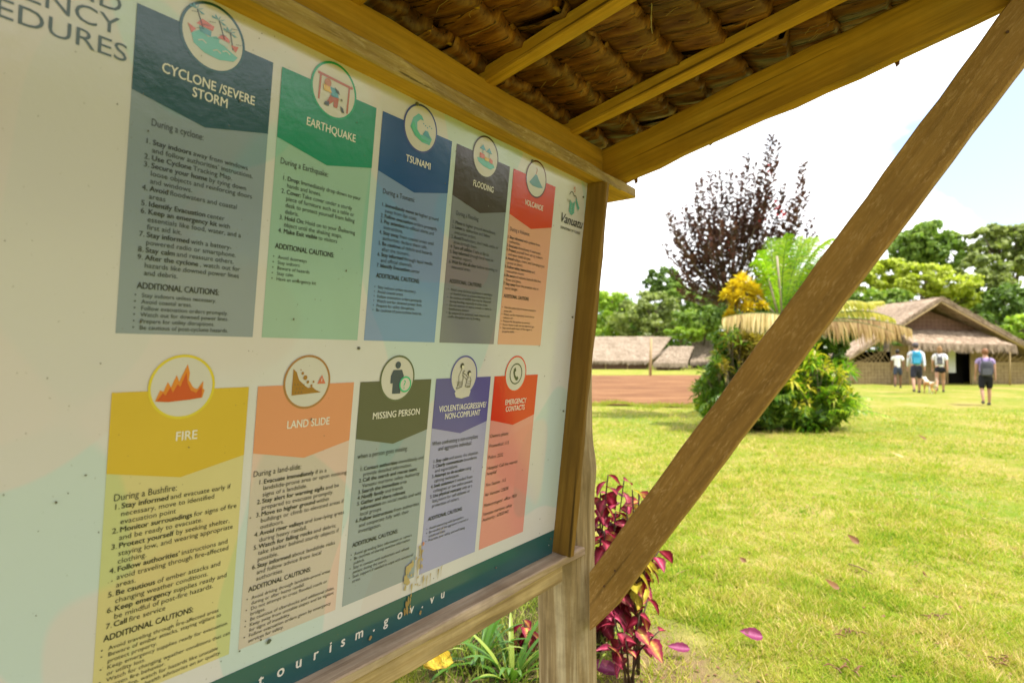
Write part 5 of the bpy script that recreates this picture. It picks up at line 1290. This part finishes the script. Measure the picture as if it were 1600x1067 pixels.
def frond(name, parent, p0, ctrl, p1, width_, mat, n=46, hang=0.3, seed=0, back=0.25, stemmat=None, lw=.016):
    """feather leaf along a bezier, leaflets as narrow quads"""
    r = random.Random(seed); p0, c, p1 = Vector(p0), Vector(ctrl), Vector(p1)
    bez = lambda u: p0 * (1 - u) ** 2 + c * 2 * u * (1 - u) + p1 * u * u
    vs, fs, ms = [], [], []
    ac = Acc(); pts = [bez(k / 14) for k in range(15)]; ac.tube(pts, [.014 * (1 - .8 * k / 14) for k in range(15)], 5, m=1)
    for k in range(n):
        u = .10 + .90 * (k + r.random() * .3) / n; p = bez(u); d = (bez(min(u + .02, 1)) - bez(u - .02)).normalized()
        side = d.cross(Vector((0, 0, 1))); side = side.normalized() if side.length > .05 else Vector((1, 0, 0))
        L_ = width_ * math.sin(math.pi * min(.12 + .80 * u, 1)) ** .7 * r.uniform(.45, 1.15)
        for sg in (-1, 1):
            o_ = (side * sg * (1 - hang) + d * (back + r.uniform(-.14, .14)) + Vector((r.uniform(-.08, .08), r.uniform(-.08, .08), -hang * 1.0 + .12 * (1 - hang)))).normalized()
            e = p + o_ * L_ + Vector((0, 0, -L_ * .25 * (1 + hang))); m_ = p + o_ * L_ * .5
            wv = d * lw * r.uniform(.8, 1.2)
            ac.add([p - wv * .6, m_ - wv, e, m_ + wv, p + wv * .6], [(0, 1, 3, 4), (1, 2, 3)], 0)
    return ac.make(name, parent, [mat, stemmat or green_stem])
def palms():
    Y = CY; b0 = at(1212, 560, Y); b0.z = 0
    root = empty('palm_tree', b0); tag(root, 'bright green feather leaved palm rising behind the brace', 'palm tree')
    ac = Acc(); crown = at(1222, 505, Y) - b0
    ac.tube([(0, 0, -.1), (.03, 0, .6), crown], [.085, .07, .06], 8)
    ac.make('trunk', root, trunk_m, True)
    W = lambda px, py, dy=0: at(px, py, Y + dy) - b0
    specs = [((1182, 405, -.5), (1195, 425), .36), ((1300, 372, -.6), (1262, 385), .42), ((1318, 380, .1), (1270, 388), .42), ((1205, 372, .3), (1205, 425), .42), ((1232, 366, -.3), (1220, 400), .42), ((1262, 372, .2), (1240, 395), .42), ((1288, 380, -.2), (1255, 395), .42), ((1308, 392, .2), (1275, 395), .42), ((1325, 425, -.2), (1290, 415), .40), ((1190, 392, -.4), (1200, 420), .34), ((1275, 370, .6), (1250, 400), .42), ((1345, 400, .5), (1290, 400), .42), ((1250, 368, .7), (1235, 400), .4), ((1220, 372, .8), (1216, 410), .4), ((1300, 420, 0), (1270, 425), .4)]
    for i, (tp, ct, wd) in enumerate(specs):
        frond('frond', root, crown, W(ct[0], ct[1], tp[2] * .5), W(tp[0], tp[1], tp[2]), wd * .85, F['frond'], 54, .30, i, .7, lw=.015)
    # long grey leaf stalks seen against the dark
    for (a, b) in (((1200, 430), (1216, 495)), ((1183, 462), (1212, 492)), ((1214, 400), (1222, 495))):
        ac = Acc(); ac.tube([W(*a, -.3), W((a[0] + b[0]) / 2, (a[1] + b[1]) / 2, -.3), W(*b, -.2)], .022, 6); ac.make('leaf_stalk', root, plain('grey_stalk', (0.30, 0.26, 0.17)), True)
    # spent fronds arching over and hanging
    frond('dry_frond', root, W(1262, 500, -.5), W(1190, 478, -.7), W(1128, 497, -.8), .36, F['dryfrond'], 60, .90, 31, .12, lw=.017)
    frond('dry_frond', root, W(1262, 506, -.4), W(1200, 484, -.5), W(1138, 500, -.6), .42, F['dryfrond'], 34, .82, 34, .25, lw=.015)
    frond('brown_frond', root, W(1262, 505, -.5), W(1335, 492, -.7), W(1398, 520, -.8), .34, F['brownfrond'], 60, .88, 32, .18, lw=.017)
    frond('brown_frond', root, W(1265, 500, -.4), W(1360, 490, -.5), W(1425, 514, -.5), .34, F['brownfrond'], 64, .9, 33, .12, lw=.018)
    frond('frond', root, W(1262, 505, -.3), W(1335, 470, -.4), W(1398, 498, -.4), .26, F['yellow_frond'], 56, .8, 35, .3, lw=.018)
    frond('frond', root, W(1262, 500, -.3), W(1320, 452, -.4), W(1366, 478, -.4), .24, F['yellow_frond'], 50, .7, 36, .4, lw=.018)
    frond('frond', root, W(1262, 505, -.2), W(1325, 470, -.1), W(1380, 470, .1), .26, F['yellow_frond'], 50, .6, 38, .5, lw=.018)
    frond('frond', root, W(1215, 540, -.3), W(1160, 515, -.4), W(1135, 545, -.4), .24, F['shrub_brown'], 40, .8, 37, .1, lw=.016)
palms()
fern('arching light green fern spilling out at the right end of the lush shrub', 1300, 640, CY - .5, 12, 1.0, F['frond'], 51)
fern('tall loose fern rising through the middle of the lush shrub', 1262, 640, CY - .7, 12, 1.35, F['shrub_lush'], 52)
fern('yellowish fern at the left foot of the dark shrub', 1120, 650, CY - .6, 10, .8, F['yellow_frond'], 53)
fern('dark fern standing in front of the bronze croton', 1165, 650, CY - .9, 11, 1.15, F['shrub_dark'], 54)
# ------------------------------------------------------------------ HUTS
def thatch_surf(name, c0, c1, c2, sc=(1, 1, 1)):
    m, t, b = base_mat(name, .9, .1)
    n = noise(t, 1, 5, .7, geopos(t, sc)); n2 = noise(t, .8, 3, .5, geopos(t))
    c = ramp_(t, n, [(.3, c0), (.52, c1), (.72, c2)]); c = mixc(t, ramp_(t, n2, [(.4, (0,) * 3), (.7, (.5,) * 3)]), c, c0)
    t.links.new(c, b.inputs['Base Color']); bump(t, n, b, .7, .05); return m
TH = thatch_surf('weathered_thatch', (0.13, 0.09, 0.06), (0.32, 0.24, 0.17), (0.50, 0.40, 0.31), (6, 6, 3))
THL = thatch_surf('pale_pinkish_thatch', (0.15, 0.115, 0.08), (0.28, 0.22, 0.165), (0.39, 0.32, 0.25), (5, 5, 5))
def weave_mat(name, a, b_, sc):
    m, t, b = base_mat(name, .8, .15)
    v = mapped(t, (1, 1, 1), rot=(0, R(45), 0)); 
    ck = nn(t, 'ShaderNodeTexChecker'); ck.inputs['Scale'].default_value = sc; ck.inputs['Color1'].default_value = (*a, 1); ck.inputs['Color2'].default_value = (*b_, 1); t.links.new(v, ck.inputs[0])
    n = noise(t, 5, 4, .6, mapped(t, (1, 1, 1))); c = mixc(t, .55, ck.outputs[0], ramp_(t, n, [(.3, tuple(x * .7 for x in a)), (.7, b_)]))
    t.links.new(c, b.inputs['Base Color']); bump(t, ck.outputs['Fac'], b, .4, .02); return m
WV = weave_mat('woven_bamboo', (0.26, 0.18, 0.09), (0.40, 0.30, 0.16), 9)
WVD = weave_mat('woven_brown_gable', (0.15, 0.085, 0.06), (0.23, 0.135, 0.10), 7)
BAM = plain('bamboo_pole', (0.36, 0.26, 0.13), .7); DKI = plain('interior_shade', (0.012, 0.010, 0.008), .9, .1); WHP = plain('white_painted_panel', (0.72, 0.72, 0.70), .6)

def slab(ac, quad, th, m=0, nu=14, nv=10, jit=.03, rs=None):
    """thatch slab: quad A,B (top edge) C,D (bottom edge) with thickness and a ragged surface"""
    A, B_, C_2, D = [Vector(q) for q in quad]; rs = rs or random.Random(1); n = (B_ - A).cross(D - A).normalized()
    if n.z < 0: n = -n
    top, bot = [], []
    for j in range(nv + 1):
        for i in range(nu + 1):
            u, v = i / nu, j / nv; p = A.lerp(B_, u).lerp(D.lerp(C_2, u), v)
            top.append(p + n * (rs.uniform(-jit, jit) + .02 * (j % 2))); bot.append(p - n * th)
    N1 = len(top); vs = top + bot; fs = []
    q = lambda j, i: j * (nu + 1) + i
    for j in range(nv):
        for i in range(nu):
            fs.append((q(j, i), q(j, i + 1), q(j + 1, i + 1), q(j + 1, i))); fs.append((N1 + q(j, i), N1 + q(j + 1, i), N1 + q(j + 1, i + 1), N1 + q(j, i + 1)))
    for j in range(nv):
        for i in (0, nu): fs.append((q(j, i), q(j + 1, i), N1 + q(j + 1, i), N1 + q(j, i)))
    for i in range(nu):
        for j in (0, nv): fs.append((q(j, i), q(j, i + 1), N1 + q(j, i + 1), N1 + q(j, i)))
    ac.add(vs, fs, m)
def fringe(ac, a, b, n, l0, l1, w_, out_=(0, -1, 0), m=0, rs=None):
    rs = rs or random.Random(2); a, b = Vector(a), Vector(b); d = (b - a).normalized(); o_ = Vector(out_)
    for k in range(n):
        p = a.lerp(b, rs.random()) + o_ * rs.uniform(-.06, .06) + Vector((0, 0, rs.uniform(-.02, .06))); l_ = rs.uniform(l0, l1)
        e = p + Vector((0, 0, -l_)) + o_ * rs.uniform(0, .25) * l_ + d * rs.uniform(-.12, .12) * l_
        ac.add([p - d * w_, p + d * w_, e + d * w_ * .3, e - d * w_ * .3], [(0, 1, 2, 3)], m)

def gabled_hut():
    Y = 29.0; k = Y / FPX; G = .12
    X = lambda px: (px - 800) * k
    Z = lambda py: CAM_Z - (py - 557) * k
    x0 = X(1466); root = empty('gabled_hut', (x0, Y, G)); tag(root, 'thatched hut with a wide gable and woven bamboo walls, facing the lawn at right', 'hut')
    L_ = lambda px, py, dy=0: Vector((X(px) - x0, dy, Z(py) - G))
    ap, le, re = L_(1457, 466), L_(1316, 555), L_(1630, 562); back = Vector((0, 7.5, 0))
    ac = Acc(); rs = random.Random(4)
    slab(ac, (ap + Vector((0, -.7, 0)), ap + back, le + back, le + Vector((0, -.7, 0))), .16, rs=rs); slab(ac, (ap + Vector((0, -.7, .02)), ap + back, re + back, re + Vector((0, -.7, 0))), .16, rs=rs)
    for (a, b) in ((ap, le), (ap, re)):
        for q in range(170):
            p = a.lerp(b, rs.random()) + Vector((0, -.7 + rs.uniform(-.05, .1), rs.uniform(-.05, .06))); d = (b - a).normalized(); e = p + d * rs.uniform(.15, .4) + Vector((rs.uniform(-.04, .04), -.08, -rs.uniform(.0, .12)))
            s_ = Vector((0, 0, .03)); ac.add([p - s_, p + s_, e + s_ * .3, e - s_ * .3], [(0, 1, 2, 3)])
    rf = ac.make('roof', root, TH)
    # pale edge poles under the verge
    for (a, b) in ((ap, le), (ap, re)):
        c = Acc(); o_ = Vector((0, -.6, -.22)); c.tube([a + o_, b + o_], .06, 6); c.make('verge_pole', root, BAM, True)
    g = Acc(); gl, gr = L_(1395, 513), L_(1545, 517); g.add([ap + Vector((0, .35, -.55)), gl + Vector((0, .35, -.0)), gr + Vector((0, .35, 0)), gl + Vector((0, .35, -.5)), gr + Vector((0, .35, -.5))], [(0, 1, 2), (1, 3, 4, 2)]); 
    v = [q for q in g.v]; g.add([tuple(Vector(q) + Vector((0, .1, 0))) for q in v], [(0, 2, 1), (1, 2, 4, 3)]); g.make('gable_wall', root, WVD)
    # front wall in bays with door and lattice openings
    wl = lambda px: X(px) - x0; zt = Z(545) - G
    bays = [(1330, 1392, 0, Z(567) - G), (1392, 1478, 0, zt + .15), (1516, 1542, 0, zt + .15), (1542, 1612, 0, Z(567) - G), (1490, 1516, Z(548) - G, zt + .15)]
    for i, (a, b, z0, z1) in enumerate(bays):
        c = Acc(); c.box(((wl(a) + wl(b)) / 2, 0, (z0 + z1) / 2), ((wl(b) - wl(a)) / 2 - .01, .04, (z1 - z0) / 2)); c.make('wall_panel', root, WV)
    for i, (a, b) in enumerate(((1332, 1392), (1542, 1610))):
        c = Acc(); z0, z1 = Z(567) - G, Z(546) - G; xa, xb = wl(a), wl(b); n = 9
        if i == 0: topz = lambda x: z0 + (z1 + .35 - z0) * min(1, max(.12, (x - xa) / (xb - xa)))
        else: topz = lambda x: z0 + (z1 + .35 - z0) * min(1, max(.12, (xb - x) / (xb - xa)))
        for q in range(n + 3):
            xx = xa + (xb - xa) * q / n; 
            for sg in (-1, 1):
                xe = xx + sg * .55; 
                if xa - .1 <= min(xx, xe) and max(xx, xe) <= xb + .1: c.tube([(xx, -.02 * sg, z0), (xe, -.02 * sg, max(z0 + .1, topz((xx + xe) / 2)))], .018, 4)
        c.box(((xa + xb) / 2, 0, z0), ((xb - xa) / 2, .05, .035)); c.make('lattice', root, BAM)
    for px in (1331, 1392, 1478, 1515, 1541, 1611):
        c = Acc(); zt_ = zt + .2 if 1340 < px < 1600 else Z(563) - G; c.tube([(wl(px), -.05, -.05), (wl(px) + .01, -.05, zt_)], .05, 7); c.make('wall_post', root, BAM, True)
    c = Acc(); c.box((wl(1503), .55, .95), (.45, .02, 1.0)); c.box((0, 3.2, .8), (4.2, .03, .8)); c.make('inner_shade_sheet', root, DKI)  # near-black sheets standing for the shade inside the doorway and lattices
    c = Acc(); c.box((wl(1484), -.11, (Z(582) - G + zt) / 2), (.17, .025, (zt - Z(582) + G) / 2)); c.make('door_panel', root, WHP)
    # awning with ragged fringe
    ac = Acc(); a0, a1 = L_(1400, 513, .25), L_(1535, 517, .25); b0, b1 = L_(1385, 538, -1.5), L_(1562, 541, -1.5)
    b0.x += .3; b1.x -= .5
    slab(ac, (a0, a1, b1, b0), .10, nu=24, nv=6, jit=.03, rs=rs)
    fringe(ac, b0, b1, 900, .14, .42, .022, rs=rs); fringe(ac, a0.lerp(b0, .5), a1.lerp(b1, .5), 300, .1, .3, .022, rs=rs); fringe(ac, a0, b0, 120, .1, .35, .02, (-1, 0, 0), rs=rs); fringe(ac, a1, b1, 120, .1, .35, .02, (1, 0, 0), rs=rs)
    ac.make('awning', root, TH)
    for px in (1396, 1545):
        c = Acc(); c.tube([(wl(px), -1.2, -.05), (wl(px), -1.2, Z(540) - G)], .045, 7); c.make('awning_post', root, BAM, True)
    c = Acc(); c.box((0, 7.3, .6), (4.6, .04, .6)); c.box((wl(1332), 3.6, .55), (.04, 3.6, .55)); c.box((wl(1612), 3.6, .55), (.04, 3.6, .55)); c.make('side_walls', root, WV)
gabled_hut()

def long_hut(label, Y, px0, px1, ridge_py, eave_py, slope_dx0, slope_dx1, seed, depth=3.0, mat=THL, eave_px=None, name='long_hut', ridge_y2=None):
    k = Y / FPX; X = lambda px: (px - 800) * k; Zf = lambda py, yy: CAM_Z - (py - 557) * yy / FPX
    G = .12; xc = X((px0 + px1) / 2); root = empty(name, (xc, Y, G)); tag(root, label, 'hut'); rs = random.Random(seed)
    e0, e1 = eave_px or (px0, px1)
    rA = Vector((X(px0) * (Y + depth) / Y - xc, depth, Zf(ridge_py, Y + depth) - G)); rB = Vector((X(px1) * (Y + depth) / Y - xc, depth, Zf(ridge_y2 or ridge_py, Y + depth) - G))
    eA = Vector((X(e0) - xc, 0, Zf(eave_py, Y) - G)); eB = Vector((X(e1) - xc, 0, Zf(eave_py, Y) - G))
    ac = Acc(); slab(ac, (rA, rB, eB, eA), .22, nu=30, nv=12, jit=.05, rs=rs)
    bA, bB = eA + Vector((0, 2 * depth, 0)), eB + Vector((0, 2 * depth, 0)); slab(ac, (rA, rB, bB, bA), .22, nu=20, nv=6, jit=.05, rs=rs)
    fringe(ac, eA, eB, 500, .15, .45, .05, rs=rs); ac.make('roof', root, mat)
    zt = eA.z + .1; c = Acc(); c.box(((eA.x + eB.x) / 2, .7, zt / 2), ((eB.x - eA.x) / 2 - .5, .05, zt / 2)); c.make('wall', root, WVD)
    n = max(int((eB.x - eA.x) / 2), 2)
    for q in range(n + 1):
        c = Acc(); xx = eA.x + .3 + (eB.x - eA.x - .6) * q / n; c.tube([(xx, .4, -.1), (xx, .4, zt)], .06, 6); c.make('post', root, BAM)
    # open gable end at the right, its inside shade drawn as a near-black sheet
    c = Acc(); c.add([rB + Vector((-.3, 0, -.3)), eB + Vector((-.5, .6, 0)), bB + Vector((-.5, -.6, 0)), Vector((eB.x - .5, .6, 0)), Vector((eB.x - .5, 2 * depth - .6, 0))], [(0, 1, 2), (1, 3, 4, 2)]); c.make('gable_shade_sheet', root, DKI)
    return root
long_hut('long low thatched hut beyond the red clay, cut by the post', 62, 850, 1050, 526, 564, 0, 0, 1, eave_px=(840, 1020))
long_hut('lower pale thatched hut adjoining the right end of the long one', 57, 1046, 1084, 541, 568, 0, 0, 2, depth=1.8, eave_px=(1020, 1074))
long_hut('small steep thatched hut half hidden by the shrub', 66, 1088, 1128, 532, 566, 0, 0, 3, depth=2.6, eave_px=(1078, 1130))
long_hut('far pale roofed building peeping out at the right edge behind the hut', 42, 1590, 1680, 533, 550, 0, 0, 5, depth=2.0, mat=plain('pale_metal_roof', (0.34, 0.31, 0.28), .6), name='far_building')
long_hut('far thatched roof showing between the palm cluster and the gabled hut', 44, 1315, 1345, 538, 552, 0, 0, 6, depth=1.6, name='small_hut')

# pole on the clay
p = at(1016, 588, 41); ac = Acc(); ac.tube([(0, 0, -.1), (.03, 0, 1.3), (.08, 0, 2.6)], [.10, .09, .08], 8)
o = ac.make('wooden_pole', None, BAM, True); o.location = (p.x, 41, .12); tag(o, 'leaning wooden pole standing in front of the long thatched hut', 'pole')
# white object by the door
# ------------------------------------------------------------------ PEOPLE
def skin_mesh(verts, edges, radii, levels=1, root_i=0):
    me = bpy.data.meshes.new('sk'); me.from_pydata([tuple(v) for v in verts], edges, []); o = bpy.data.objects.new('sk', me); COL.objects.link(o)
    md = o.modifiers.new('skin', 'SKIN')
    for i, rr in enumerate(radii):
        sv = me.skin_vertices[0].data[i]; sv.radius = rr if isinstance(rr, tuple) else (rr, rr); sv.use_root = (i == root_i)
    md.use_smooth_shade = True
    sb = o.modifiers.new('sub', 'SUBSURF'); sb.levels = levels; sb.render_levels = levels
    dg = bpy.context.evaluated_depsgraph_get(); dg.update(); ev = o.evaluated_get(dg); m2 = bpy.data.meshes.new_from_object(ev)
    bpy.data.objects.remove(o); bpy.data.meshes.remove(me)
    return m2
def ellip(ac, c, r_, n=14, m_=9, m=0):
    vs, fs = [], []
    for j in range(m_ + 1):
        th = math.pi * j / m_
        for i in range(n):
            a = 2 * math.pi * i / n; vs.append((c[0] + r_[0] * math.sin(th) * math.cos(a), c[1] + r_[1] * math.sin(th) * math.sin(a), c[2] + r_[2] * math.cos(th)))
    for j in range(m_):
        for i in range(n): fs.append((j * n + i, (j + 1) * n + i, (j + 1) * n + (i + 1) % n, j * n + (i + 1) % n))
    ac.add(vs, fs, m)

def person(label, px, py, Y, H, skin, shirt, shorts, hair, bag=None, heading=0.0, stride=.22, sleeves=.5, short_len=.28, build=1.0, shoes=(0.03, 0.03, 0.03), hair_long=0.0, arm=(0.0, 0.0), cap=None):
    """walking away from the lens; local +y is the way the figure faces"""
    x = (px - 800) / FPX * Y; g = gz(x, Y); root = empty('person', (x, Y, g), heading - math.atan2(x, Y) * .92); tag(root, label, 'person')
    s = H / 1.75; V = lambda a, b, c: Vector((a * s, b * s, c * s))
    hip = .92; sh = 1.43; st = stride
    # joints
    J = [V(0, 0, hip), V(0, 0, 1.10), V(0, .01, 1.30), V(0, .02, 1.44), V(0, .03, 1.52), V(0, .035, 1.60), V(0, .04, 1.68)]
    Rr = [(.155, .115), (.135, .10), (.16, .11), (.12, .09), (.055, .055), (.075, .085), (.070, .08)]
    E = [(0, 1), (1, 2), (2, 3), (3, 4), (4, 5), (5, 6)]
    def limb(pts, rads, parent):
        for p_, r_ in zip(pts, rads):
            J.append(p_); Rr.append(r_ if isinstance(r_, tuple) else (r_, r_)); E.append((parent, len(J) - 1)); parent = len(J) - 1
        return parent
    for sg in (-1, 1):
        f = sg * st
        knee = V(sg * .10, f * .55 + .03, .49); ank = V(sg * .10, f * .95 - (.10 if f < 0 else 0), .09 + (.06 if f < 0 else 0)); toe = ank + V(0, .14, -.055)
        limb([V(sg * .095, f * .12, .82), knee, knee.lerp(ank, .35) + V(0, -.02, 0), ank, toe], [.088, .058, .056, .038, .034], 0)
        sw = -f * .8 + arm[0 if sg < 0 else 1]
        el = V(sg * .225, sw * .25, 1.14); wr = V(sg * .235, sw * .9 + .05, .91)
        w_ = limb([V(sg * .19, .02, 1.41), V(sg * .215, .01, 1.32), el, wr, wr + V(0, .012, -.07)], [.058, .050, .038, .026, .030], 3)
        for q in range(4): limb([wr + V(sg * .006, .034 - .021 * q + .012, -.105 - .004 * (q in (1, 2))), wr + V(-sg * .010, .036 - .021 * q + .012, -.150 - .008 * (q in (1, 2)))], [.0085, .0075], w_)
        limb([wr + V(-sg * .02, .045, -.07), wr + V(-sg * .022, .055, -.105)], [.010, .009], w_ - 0)
    rad = [(a * s * (build if i < 3 else 1), b * s * (build if i < 3 else 1)) for i, (a, b) in enumerate(Rr)]
    me = skin_mesh(J, E, rad, 1)
    sk = plain('skin', skin, .5, .35, .06, 8, 0); obj('body', me, root, sk)
    # head detail: nose, ears live on the body's own head; hair cap
    ac = Acc(); ellip(ac, V(0, .045, 1.655), (.078 * s, .092 * s, .112 * s)); ellip(ac, V(0, .14, 1.64), (.014 * s, .02 * s, .02 * s), 8, 5)
    for sg in (-1, 1): ellip(ac, V(sg * .08, .04, 1.65), (.012 * s, .024 * s, .032 * s), 8, 5)
    ac.make('head', root, sk, True)
    ac = Acc(); ellip(ac, V(0, .022, 1.678), (.090 * s, .098 * s, .108 * s), 16, 10)
    if hair_long: ellip(ac, V(0, -.03, 1.60 - hair_long * .3), (.085 * s, .06 * s, (.08 + hair_long) * s), 14, 9)
    ac.make('hair', root, plain('hair', hair, .6, .3, .3, 60, .4), True)
    if cap:
        ac = Acc(); ellip(ac, V(0, .03, 1.70), (.096 * s, .105 * s, .095 * s)); ac.make('cap', root, plain('cap_cloth', cap, .8), True)
    # shirt
    b = build
    Jt = [V(0, 0, hip - .10), V(0, 0, 1.10), V(0, .01, 1.30), V(0, .02, 1.43), V(0, .03, 1.475)]; Rt = [(.172 * b, .135 * b), (.158 * b, .124 * b), (.178 * b, .13 * b), (.13, .10), (.065, .065)]; Et = [(0, 1), (1, 2), (2, 3), (3, 4)]
    for sg in (-1, 1):
        f = sg * st; sw = -f * .8 + arm[0 if sg < 0 else 1]; shp = V(sg * .19, .02, 1.41); el = V(sg * .225, sw * .25, 1.14); wr = V(sg * .235, sw * .9 + .05, .91)
        if sleeves <= .5: pts = [shp, shp.lerp(el, sleeves * 1.5)]; rs_ = [.070, .064]
        else: pts = [shp, shp.lerp(el, .5), el, el.lerp(wr, .9)]; rs_ = [.070, .062, .052, .042]
        par = 3
        for p_, r_ in zip(pts, rs_): Jt.append(p_); Rt.append((r_, r_)); Et.append((par, len(Jt) - 1)); par = len(Jt) - 1
    me = skin_mesh(Jt, Et, [(a * s, c * s) for a, c in Rt], 1); obj('shirt', me, root, plain('shirt_cloth', shirt, .85, .15, .12, 14, .3))
    # shorts
    Jt = [V(0, 0, hip + .12), V(0, 0, hip - .05)]; Rt = [(.160 * b, .128 * b), (.165 * b, .130 * b)]; Et = [(0, 1)]
    for sg in (-1, 1):
        f = sg * st; h_ = V(sg * .095, f * .12, .82); kn = V(sg * .10, f * .55 + .03, .49); t_ = short_len / .36
        e = h_.lerp(kn, min(t_, 1.0)); Jt += [h_, e]; Rt += [(.108 * b, .112 * b), (.092, .094)]; n_ = len(Jt); Et += [(1, n_ - 2), (n_ - 2, n_ - 1)]
    me = skin_mesh(Jt, Et, [(a * s, c * s) for a, c in Rt], 1); obj('shorts', me, root, plain('shorts_cloth', shorts, .85, .15, .15, 14, .3))
    for sg in (-1, 1):
        f = sg * st; ank = V(sg * .10, f * .95 - (.10 if f < 0 else 0), .09 + (.06 if f < 0 else 0)); ac = Acc()
        ellip(ac, ank + V(0, .05, -.045), (.046 * s, .135 * s, .046 * s)); ac.make('shoe', root, plain('shoe_leather', shoes, .6), True)
    if bag:
        col, (w_, h_, d_), zc = bag; ac = Acc()
        # rounded pack with a pocket and straps
        vs, fs = [], []; n = 20; rows = 9
        for j in range(rows + 1):
            v = j / rows; zz = (v - .5) * h_; k_ = (1 - abs(2 * v - 1) ** 4 * .35)
            for i in range(n):
                a = 2 * math.pi * i / n; ca, sa = math.cos(a), math.sin(a); p_ = 3.0
                rx = abs(ca) ** (2 / p_) * (1 if ca >= 0 else -1) * w_ / 2 * k_; ry = abs(sa) ** (2 / p_) * (1 if sa >= 0 else -1) * d_ / 2 * k_
                vs.append(V(rx, ry - .125 * b - d_ / 2 - .005, zz + zc))
        for j in range(rows):
            for i in range(n): fs.append((j * n + i, j * n + (i + 1) % n, (j + 1) * n + (i + 1) % n, (j + 1) * n + i))
        fs += [tuple(range(n - 1, -1, -1)), tuple(range(rows * n, rows * n + n))]
        ac.add(vs, fs); bgm = plain('pack_fabric', col, .7, .25, .2, 12, .3); bo = ac.make('backpack', root, bgm, True)
        ac = Acc(); ac.box(V(0, -.125 * b - d_ - .012, zc - h_ * .18), (w_ * .34 * s, .02 * s, h_ * .22 * s)); ac.make('pocket', bo, plain('pocket_fabric', tuple(min(c * 1.5 + .02, 1) for c in col), .7))
        for sg in (-1, 1):
            ac = Acc(); ac.tube([V(sg * w_ * .28, -.13 * b, zc + h_ * .42), V(sg * .10, -.09, 1.50), V(sg * .115, .08, 1.46), V(sg * .13, .155 * b, 1.28), V(sg * .16, .02, 1.08), V(sg * w_ * .4, -.13 * b, zc - h_ * .4)], .017 * s, 6); ac.make('strap', bo, bgm, True)
    return root
SK1 = (0.42, 0.23, 0.15); SK2 = (0.16, 0.075, 0.04)
person('boy in a white shirt with red sleeve trim and dark shorts, leftmost of the walkers', 1402, 606, 25.3, 1.60, SK2, (0.72, 0.70, 0.68), (0.05, 0.06, 0.09), (0.015, 0.012, 0.01), None, R(-4), .16, .4, .26, .9, hair_long=0)
person('man in a long sleeved white shirt wearing a turquoise backpack', 1431, 614, 21.7, 1.80, SK1, (0.66, 0.68, 0.72), (0.035, 0.035, 0.05), (0.06, 0.045, 0.04), ((0.03, 0.25, 0.42), (.29, .46, .16), 1.24), R(3), .22, .95, .34, 1.0, cap=(0.08, 0.07, 0.08))
person('woman in a white t-shirt and short black shorts with a small grey backpack', 1468, 612, 22.3, 1.69, SK1, (0.80, 0.79, 0.78), (0.02, 0.02, 0.025), (0.24, 0.13, 0.05), ((0.09, 0.09, 0.10), (.19, .30, .12), 1.22), R(-3), .2, .5, .10, .98, hair_long=.05)
person('woman in a lilac top and black knee shorts with a dark grey backpack, nearest', 1539, 636, 17.3, 1.62, SK1, (0.32, 0.24, 0.44), (0.018, 0.018, 0.022), (0.20, 0.085, 0.035), ((0.06, 0.06, 0.075), (.33, .46, .17), 1.15), R(6), .12, .35, .34, 1.06)
# red sleeve trim on the boy
def dog(px, py, Y):
    x = (px - 800) / FPX * Y; root = empty('dog', (x, Y, gz(x, Y)), R(90) - math.atan2(x, Y) + R(28)); tag(root, 'small tan and white dog walking beside the woman in black shorts', 'dog')
    J = [(-.22, 0, .36), (0, 0, .34), (.20, 0, .37), (.30, 0, .46), (.38, 0, .50), (.47, 0, .47)]; Rr = [.075, .08, .10, .06, .065, .03]; E = [(0, 1), (1, 2), (2, 3), (3, 4), (4, 5)]
    def limb(pts, rads, par):
        for p_, r_ in zip(pts, rads): J.append(p_); Rr.append(r_); E.append((par, len(J) - 1)); par = len(J) - 1
    for sg, o_ in ((-1, .03), (1, -.03)):
        limb([(-.22, sg * .07, .28), (-.17 + o_, sg * .07, .20), (-.28 + o_, sg * .07, .12), (-.25 + o_, sg * .07, .02), (-.21 + o_, sg * .07, .015)], [.06, .035, .020, .018, .020], 0)
        limb([(.21, sg * .07, .28), (.19 - o_, sg * .07, .17), (.20 - o_, sg * .07, .02), (.24 - o_, sg * .07, .015)], [.045, .024, .018, .020], 2)
        limb([(.37, sg * .05, .57), (.36, sg * .06, .60)], [.022, .010], 4)
    limb([(-.32, 0, .42), (-.40, 0, .50), (-.42, 0, .58)], [.022, .018, .010], 0)
    me = skin_mesh(J, E, Rr, 1)
    m, t, b = base_mat('tan_white_coat', .8, .1); c = ramp_(t, noise(t, 4.5, 1, .4, mapped(t, (1, 1, 1))), [(.46, (0.50, 0.27, 0.10)), (.54, (0.72, 0.66, 0.56))]); t.links.new(c, b.inputs['Base Color']); obj('body', me, root, m)
dog(1452, 616, 21.6)
